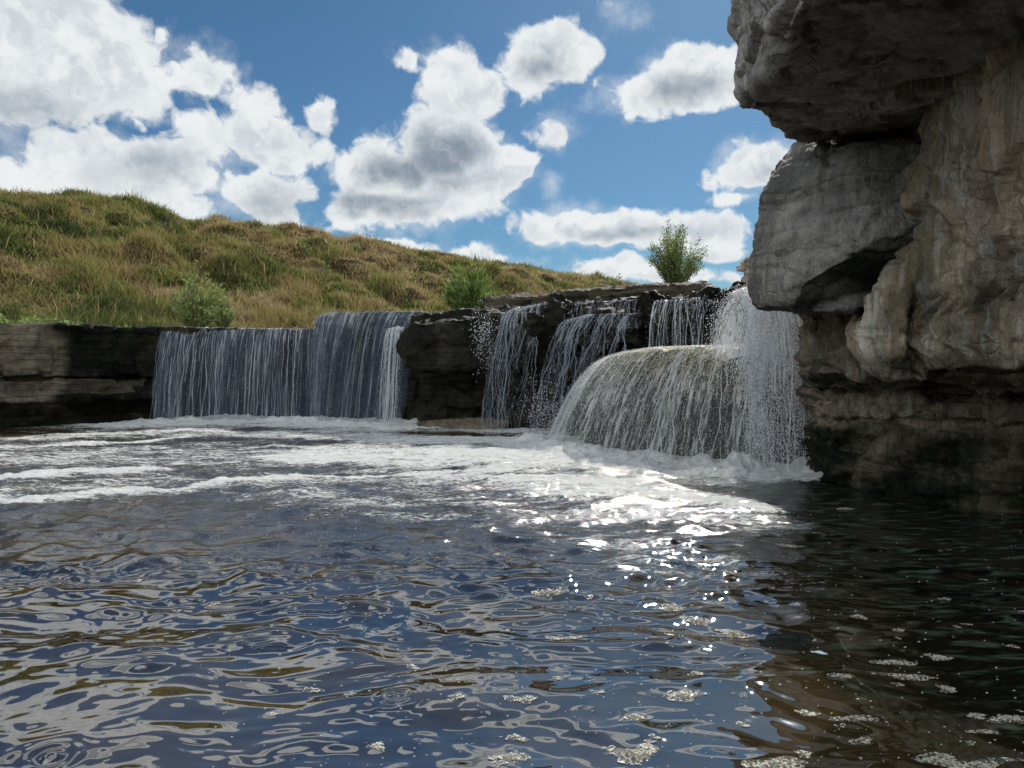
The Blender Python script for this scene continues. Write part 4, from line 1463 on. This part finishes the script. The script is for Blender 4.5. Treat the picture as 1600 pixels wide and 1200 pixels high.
def shrub(name, label, cat, base, height, spread, nstem, nleaf, leaf, mat, seed, upright=0.5, trunk=None, low=0.1, group=None, stem_r=.010, curve=.3):
    rs = np.random.RandomState(seed)
    root = empty(name, base)
    tag(root, label, cat, group)
    K = 8
    th = rs.rand(nstem) * 2 * math.pi
    r = np.sqrt(rs.rand(nstem)) * spread
    hh = height * rs.uniform(.55, 1.0, nstem) * (1 - .35 * (r / spread) ** 2)
    k = np.linspace(0, 1, K)[None]
    bend = k ** (1 + upright)
    basew = .5 * upright / (1 + upright)
    bend = basew + (1 - basew) * bend
    cx = np.cos(th)[:, None] * r[:, None] * bend + rs.normal(size=(nstem, 1)) * curve * .2 * k ** 2
    cy = np.sin(th)[:, None] * r[:, None] * bend
    cz = hh[:, None] * (k - .12 * (r / spread)[:, None] * k ** 2)
    P = np.stack([cx, cy, cz], -1)
    P[..., 0] += fbm(np.stack([(k + 0 * cx).ravel() * 2, (th[:, None] + 0 * cx).ravel() * 9, 0 * cx.ravel()], 1), 2).reshape(cx.shape) * .08 * height * k
    rr = stem_r * (1.1 - k) * np.ones((nstem, 1)) + .002
    v, q = tubes(P, rr, 4)
    if trunk:
        tp = np.zeros((3, 6, 3))
        for i in range(3):
            tp[i, :, 0] = np.linspace((i - 1) * .02, (i - 1) * .10, 6)
            tp[i, :, 1] = np.linspace(0, (i % 2) * .08, 6)
            tp[i, :, 2] = np.linspace(-.1, trunk, 6)
        v2, q2 = tubes(tp, np.full((3, 6), .022), 6)
        q = np.concatenate([q, q2 + len(v)])
        v = np.concatenate([v, v2])
    st = link_mesh('stems', v, quads=q, mat=M_bark, parent=root)
    # leaves along the stems with side twigs
    si = rs.randint(nstem, size=nleaf)
    kk = rs.uniform(low, 1.0, nleaf) ** .8
    idx = kk * (K - 1)
    i0 = np.clip(np.floor(idx).astype(int), 0, K - 2)
    fr = (idx - i0)[:, None]
    pos = P[si, i0] * (1 - fr) + P[si, i0 + 1] * fr
    tang = P[si, i0 + 1] - P[si, i0]
    tang /= np.linalg.norm(tang, axis=1)[:, None]
    pos = pos + rs.normal(size=pos.shape) * np.array([1, 1, .8]) * spread * .07
    dr = tang * upright + rs.normal(size=pos.shape) * .6
    dr /= np.linalg.norm(dr, axis=1)[:, None]
    sd_ = np.cross(dr, rs.normal(size=pos.shape))
    sd_ /= np.linalg.norm(sd_, axis=1)[:, None]
    ll = leaf[0] * rs.uniform(.6, 1.3, nleaf)[:, None]
    lw = leaf[1] * rs.uniform(.6, 1.3, nleaf)[:, None]
    V = np.stack([pos, pos + dr * ll * .5 + sd_ * lw, pos + dr * ll, pos + dr * ll * .5 - sd_ * lw], 1).reshape(-1, 3)
    Q = np.arange(nleaf)[:, None] * 4 + np.array([[0, 1, 2, 3]])
    tint = np.clip(.5 + fbm(pos * 2.2 / max(spread, .3), 2) * .7 + rs.normal(size=nleaf) * .18, 0, 1)
    link_mesh('foliage', V, quads=Q, mat=mat, parent=root, attrs={'tint': np.repeat(tint, 4)}, smooth=False)
    return root


def gbase(px, D):
    x = X(px, D)
    return (x, D, float(ground_z(np.array([x]), np.array([D]))[0]) - .03)


shrub('willow_shrub', 'pale green leafy shrub at the foot of the hill behind the left curtain', 'shrub', gbase(308, 19.0), 2.0, .78, 60, 2600, (.13, .017), M_pale, 1, upright=1.2)
shrub('willow_shrub', 'lower paler shrub sprig just right of the leafy shrub behind the left curtain', 'shrub', gbase(350, 18.6), 1.25, .35, 30, 1100, (.10, .016), M_pale, 9, upright=1.2)
shrub('reed_shrub', 'bright green slender leaved shrub leaning right, left of the stone slab', 'shrub', gbase(738, 17.5), 1.85, .62, 70, 5200, (.15, .014), M_leaf, 2, upright=2.2)
shrub('small_tree', 'feathery grey green small tree standing alone above the stone slab', 'tree', (X(1055, 15.4), 15.4, 2.55), 1.60, .60, 95, 9500, (.055, .011), M_pale, 3, upright=.15, trunk=.4, low=.12, stem_r=.008)
shrub('tiny_bush', 'tiny sparse bush on the skyline left of the feathery tree', 'bush', (X(957, 17), 17.0, 2.75), .40, .16, 12, 170, (.07, .012), M_pale, 4, upright=1.0)
shrub('weed_clump', 'low leafy weeds on the bank top at the far left behind the pale slab', 'weeds', gbase(45, 15.2), .32, .9, 40, 900, (.10, .03), M_leaf, 5, upright=.8)
for i, (a, dd, h_) in enumerate([(120, 16.0, .22), (180, 16.6, .2), (600, 19.5, .4), (655, 19, .45), (850, 18, .3)]):
    lab = ['low weeds left of the dry branch on the bank', 'low weeds right of the dry branch on the bank', 'dark low weeds behind the middle curtain', 'taller dark weeds left of the slender leaved shrub', 'low weeds behind the left end of the stone slab'][i]
    shrub('weed_clump', lab, 'weeds', gbase(a, dd), h_, .45, 24, 420, (.12, .028), M_leaf, 20 + i, upright=.8)

# dry branch on the bank
rs = np.random.RandomState(8)
b0 = np.array(gbase(160, 15.6))
root = empty('dry_branch', b0)
tag(root, 'bleached dry forked branch arching on the bank at the left', 'branch')
pp = []
for k in range(7):
    e = np.array([-.42 + .05 * k + rs.normal() * .05, rs.normal() * .1, .30 + rs.normal() * .08])
    if k > 4: e[0] = .12 * (k - 4)
    tk = np.linspace(0, 1, 8)[:, None]
    path = e * tk + np.array([0, 0, .16]) * np.sin(tk * math.pi)
    pp.append(path)
v, q = tubes(np.array(pp), np.linspace(.012, .003, 8)[None] * np.ones((7, 1)), 5)
m, t, out = material('dead_wood')
p = t.node('ShaderNodeBsdfPrincipled', ins={'Base Color': (0.34, 0.26, 0.17), 'Roughness': .9})
t.l.new(p.outputs[0], out.inputs[0])
link_mesh('twigs', v, quads=q, mat=m, parent=root)

# ------------------------------------------------------------------ floating foam clumps, leaves
m, t, out = material('foam_bubbles')
tcn = t.n.new('ShaderNodeTexCoord').outputs['Object']
vn = t.node('ShaderNodeTexVoronoi', {'feature': 'F1'}, {'Vector': tcn, 'Scale': 90.0})
nn = t.noise(tcn, 30, 4, .7)
p = t.node('ShaderNodeBsdfPrincipled', ins={'Base Color': t.mix(t.step(nn, .40, .62), (0.80, 0.78, 0.70), (0.50, 0.46, 0.34)), 'Roughness': .35, 'Normal': t.bump(vn.outputs[0], 1, .01)})
tp = t.node('ShaderNodeBsdfTransparent')
al = t.step(t.noise(tcn, 70, 4, .75), .47, .60, .06, 0.9)
mx = t.node('ShaderNodeMixShader', ins={0: al})
t.l.new(tp.outputs[0], mx.inputs[1])
t.l.new(p.outputs[0], mx.inputs[2])
t.l.new(mx.outputs[0], out.inputs[0])
M_bub = m

ICO = bmesh.new()
bmesh.ops.create_icosphere(ICO, subdivisions=1, radius=1)
IV = np.array([v.co[:] for v in ICO.verts])
IF = np.array([[v.index for v in f.verts] for f in ICO.faces])
ICO.free()


def foam_clump(px, py, sx, sy, label, group=None, n=70, seed=0, thick=.5):
    rs = np.random.RandomState(seed)
    c = G(px, py)
    zc = float(pool_z(np.array([c[0]]), np.array([c[1]]))[0][0])
    r = np.sqrt(rs.rand(n)) ** .9
    th = rs.rand(n) * 2 * math.pi
    wob = 1 + .3 * np.sin(th * 2 + rs.rand() * 6) + .18 * np.sin(th * 5 + rs.rand() * 6)
    x = r * np.cos(th) * sx * wob
    y = r * np.sin(th) * sy * wob
    R = (.03 + .15 * rs.rand(n) ** 3) * min(sx, sy) * (1.15 - .4 * r)
    z = (1 - r ** 2) * thick * min(sx, sy) * rs.uniform(.0, .9, n)
    V = np.stack([x, y, z], 1)[:, None] + IV[None] * R[:, None, None]
    T = IF[None] + np.arange(n)[:, None, None] * len(IV)
    V = V.reshape(-1, 3)
    T = T.reshape(-1, 3)
    # thin film of tiny bubbles round the clump
    rr_, tt_ = np.meshgrid(np.linspace(0.02, 1.35, 9), np.linspace(0, 2 * math.pi, 29), indexing='ij')
    rr_, tt_ = rr_.ravel(), tt_.ravel()
    wf = 1 + .3 * np.sin(tt_ * 2 + seed) + .22 * np.sin(tt_ * 3 + seed * 2.1) + .12 * np.sin(tt_ * 7 + seed)
    fx, fy = rr_ * np.cos(tt_) * sx * wf, rr_ * np.sin(tt_) * sy * wf
    fz = wave(fx + c[0], fy + c[1]) - zc + .0025
    Q = grid_faces(9, 29) + len(V)
    V = np.concatenate([V, np.stack([fx, fy, fz], 1)])
    o = link_mesh('foam_clump', V, quads=Q, tris=T, mat=M_bub)
    o.location = (c[0], c[1], zc)
    tag(o, label, 'foam', group)
    return o


big = [(992, 1173, .042, .032, 'rounded white foam clump at the bottom centre of the picture'),
       (1085, 1190, .0, .0, ''),
       (1398, 1034, .050, .022, 'oval foam patch on the dark water, upper one of a close pair'),
       (1413, 1060, .072, .020, 'long double foam patch just below an oval one on the dark water'),
       (1467, 1027, .036, .020, 'ragged foam clump on the dark water right of the close pair'),
       (1465, 1190, .060, .024, 'foam patch on the dark water cut by the bottom edge'),
       (1530, 1196, .075, .022, 'widest foam patch at the bottom right edge of the water'),
       (1580, 1127, .050, .022, 'foam patch touching the right edge of the picture'),
       (1338, 1124, .046, .016, 'flat foam patch on the dark water low in the shade'),
       (1316, 1063, .026, .016, 'small grey foam clump below the close pair to the left'),
       (1260, 1114, .026, .014, 'ring shaped bright foam clump near the shadow edge'),
       (1341, 968, .030, .022, 'lone whitish foam clump highest in the dark water'),
       (1404, 989, .024, .012, 'thin foam fleck between the lone clump and the close pair'),
       (1525, 1122, .022, .012, 'small foam clump near the right edge above the widest patch'),
       (1536, 1146, .028, .011, 'narrow foam sliver near the right edge above the widest patch'),
       (1088, 971, .042, .036, 'rounded pale foam clump on the sunlit water by the shadow edge'),
       (1146, 988, .048, .036, 'rounded pale foam clump right at the shadow edge'),
       (1050, 946, .050, .030, 'cream foam patch on sunlit water above the two rounded clumps'),
       (1068, 1085, .056, .022, 'elongated lumpy foam patch on blue water left of the shadow edge'),
       (993, 1119, .034, .022, 'ragged foam clump above the rounded bottom one'),
       (1215, 1190, .055, .030, 'sparkling foam patch at the bottom by the shadow edge'),
       (890, 995, .036, .016, 'brownish foam patch in the middle of the near water'),
       (865, 995, .026, .014, 'smaller brownish foam patch beside the middle one'),
       (590, 1163, .018, .012, 'little rusty foam curl at the bottom left of centre'),
       (545, 1083, .018, .012, 'small foam ring on the blue water left of the ripple rings'),
       (420, 1116, .016, .011, 'tiny foam ring on the blue water at the lower left'),
       (800, 1180, .036, .020, 'foam ring at the bottom left of the rounded bottom clump'),
       (860, 930, .05, .03, 'cream foam scraps upstream of the brownish patches'),
       (1230, 852, .06, .03, 'foam scrap drifting in shade right of the glitter'),
       (1320, 796, .05, .02, 'foam scrap in the darkest water below the cliff')]
for i, (a, b, sx, sy, lab) in enumerate(big):
    if sx == 0: continue
    foam_clump(a, b, sx, sy, lab, 'foam clumps floating on the pool', n=420 if sx > .03 else 170, seed=i, thick=.32)
rs = np.random.RandomState(77)
cnt = 0
while cnt < 60:
    a = rs.uniform(120, 1600)
    b = rs.uniform(850, 1200)
    if a < 700 and rs.rand() < .75: continue
    d_ = (b - 572) / 628.0
    sz = rs.uniform(.006, .018)
    dark = a > 1200
    foam_clump(a, b, sz * 1.3, sz, 'tiny foam fleck floating in the dark shaded water' if dark else 'tiny foam fleck floating on the sunlit near water',
               'tiny foam flecks in the shade' if dark else 'tiny foam flecks in the sun', n=22, seed=500 + cnt)
    cnt += 1
# very small white specks, uncountable
n = 700
a = rs.uniform(300, 1600, n)
b = 800 + 400 * rs.rand(n)
pts = np.array([G(p_, q_)[:2] for p_, q_ in zip(a, b)])
zz = pool_z(pts[:, 0], pts[:, 1])[0]
v, tr = octas(np.stack([pts[:, 0], pts[:, 1], zz + .001], 1), rs.uniform(.0008, .0018, n) * np.clip(pts[:, 1] / 1.5, .8, 2.0), np.stack([rs.uniform(1, 2.5, n), np.ones(n), .5 * np.ones(n)], 1))
o = link_mesh('foam_specks', v, tris=tr, mat=M_drop)
tag(o, 'tiny white specks drifting on the pool', 'foam', kind='stuff')

# fallen leaves
m, t, out = material('yellow_leaf')
p = t.node('ShaderNodeBsdfPrincipled', ins={'Base Color': (0.34, 0.27, 0.05), 'Roughness': .5})
t.l.new(p.outputs[0], out.inputs[0])
for (a, b, ang, L_, lab) in [(1048, 1000, .1, .022, 'yellow leaf floating left of the rounded foam clumps'), (1300, 1118, .8, .010, 'small orange yellow leaf near the shadow edge'),
                             (1060, 1001, 2.0, .012, 'short yellow leaf piece floating beside the larger yellow leaf')]:
    c = G(a, b)
    zc = float(pool_z(np.array([c[0]]), np.array([c[1]]))[0][0]) + .004
    k = np.linspace(0, 1, 9)
    wv = np.sin(k * math.pi) ** .8 * .32
    ct, st_ = math.cos(ang), math.sin(ang)
    V = []
    for kk, ww in zip(k, wv):
        for s_ in (-1, 0, 1):
            lx, ly = (kk - .5) * 2 * L_, s_ * ww * L_
            V.append((lx * ct - ly * st_, lx * st_ + ly * ct, .003 * abs(s_) + .002 * math.sin(kk * 5)))
    o = link_mesh('fallen_leaf', V, quads=grid_faces(9, 3), mat=m)
    o.location = (c[0], c[1], zc)
    tag(o, lab, 'leaf', 'leaves floating on the pool')

# scrap of pale blue plastic
m, t, out = material('pale_plastic')
p = t.node('ShaderNodeBsdfPrincipled', ins={'Base Color': (0.50, 0.62, 0.72), 'Roughness': .3})
t.l.new(p.outputs[0], out.inputs[0])
c = G(1280, 1024)
k = np.linspace(-1, 1, 7)
V = [(kk * .028, s_ * .008 - kk * .012, .006 + .003 * math.sin(kk * 4 + s_) + .003 * s_) for kk in k for s_ in (-1, 0, 1)]
o = link_mesh('plastic_scrap', V, quads=grid_faces(7, 3), mat=m)
o.location = (c[0], c[1], .004)
tag(o, 'narrow pale blue scrap floating just right of the breaking stone', 'litter')
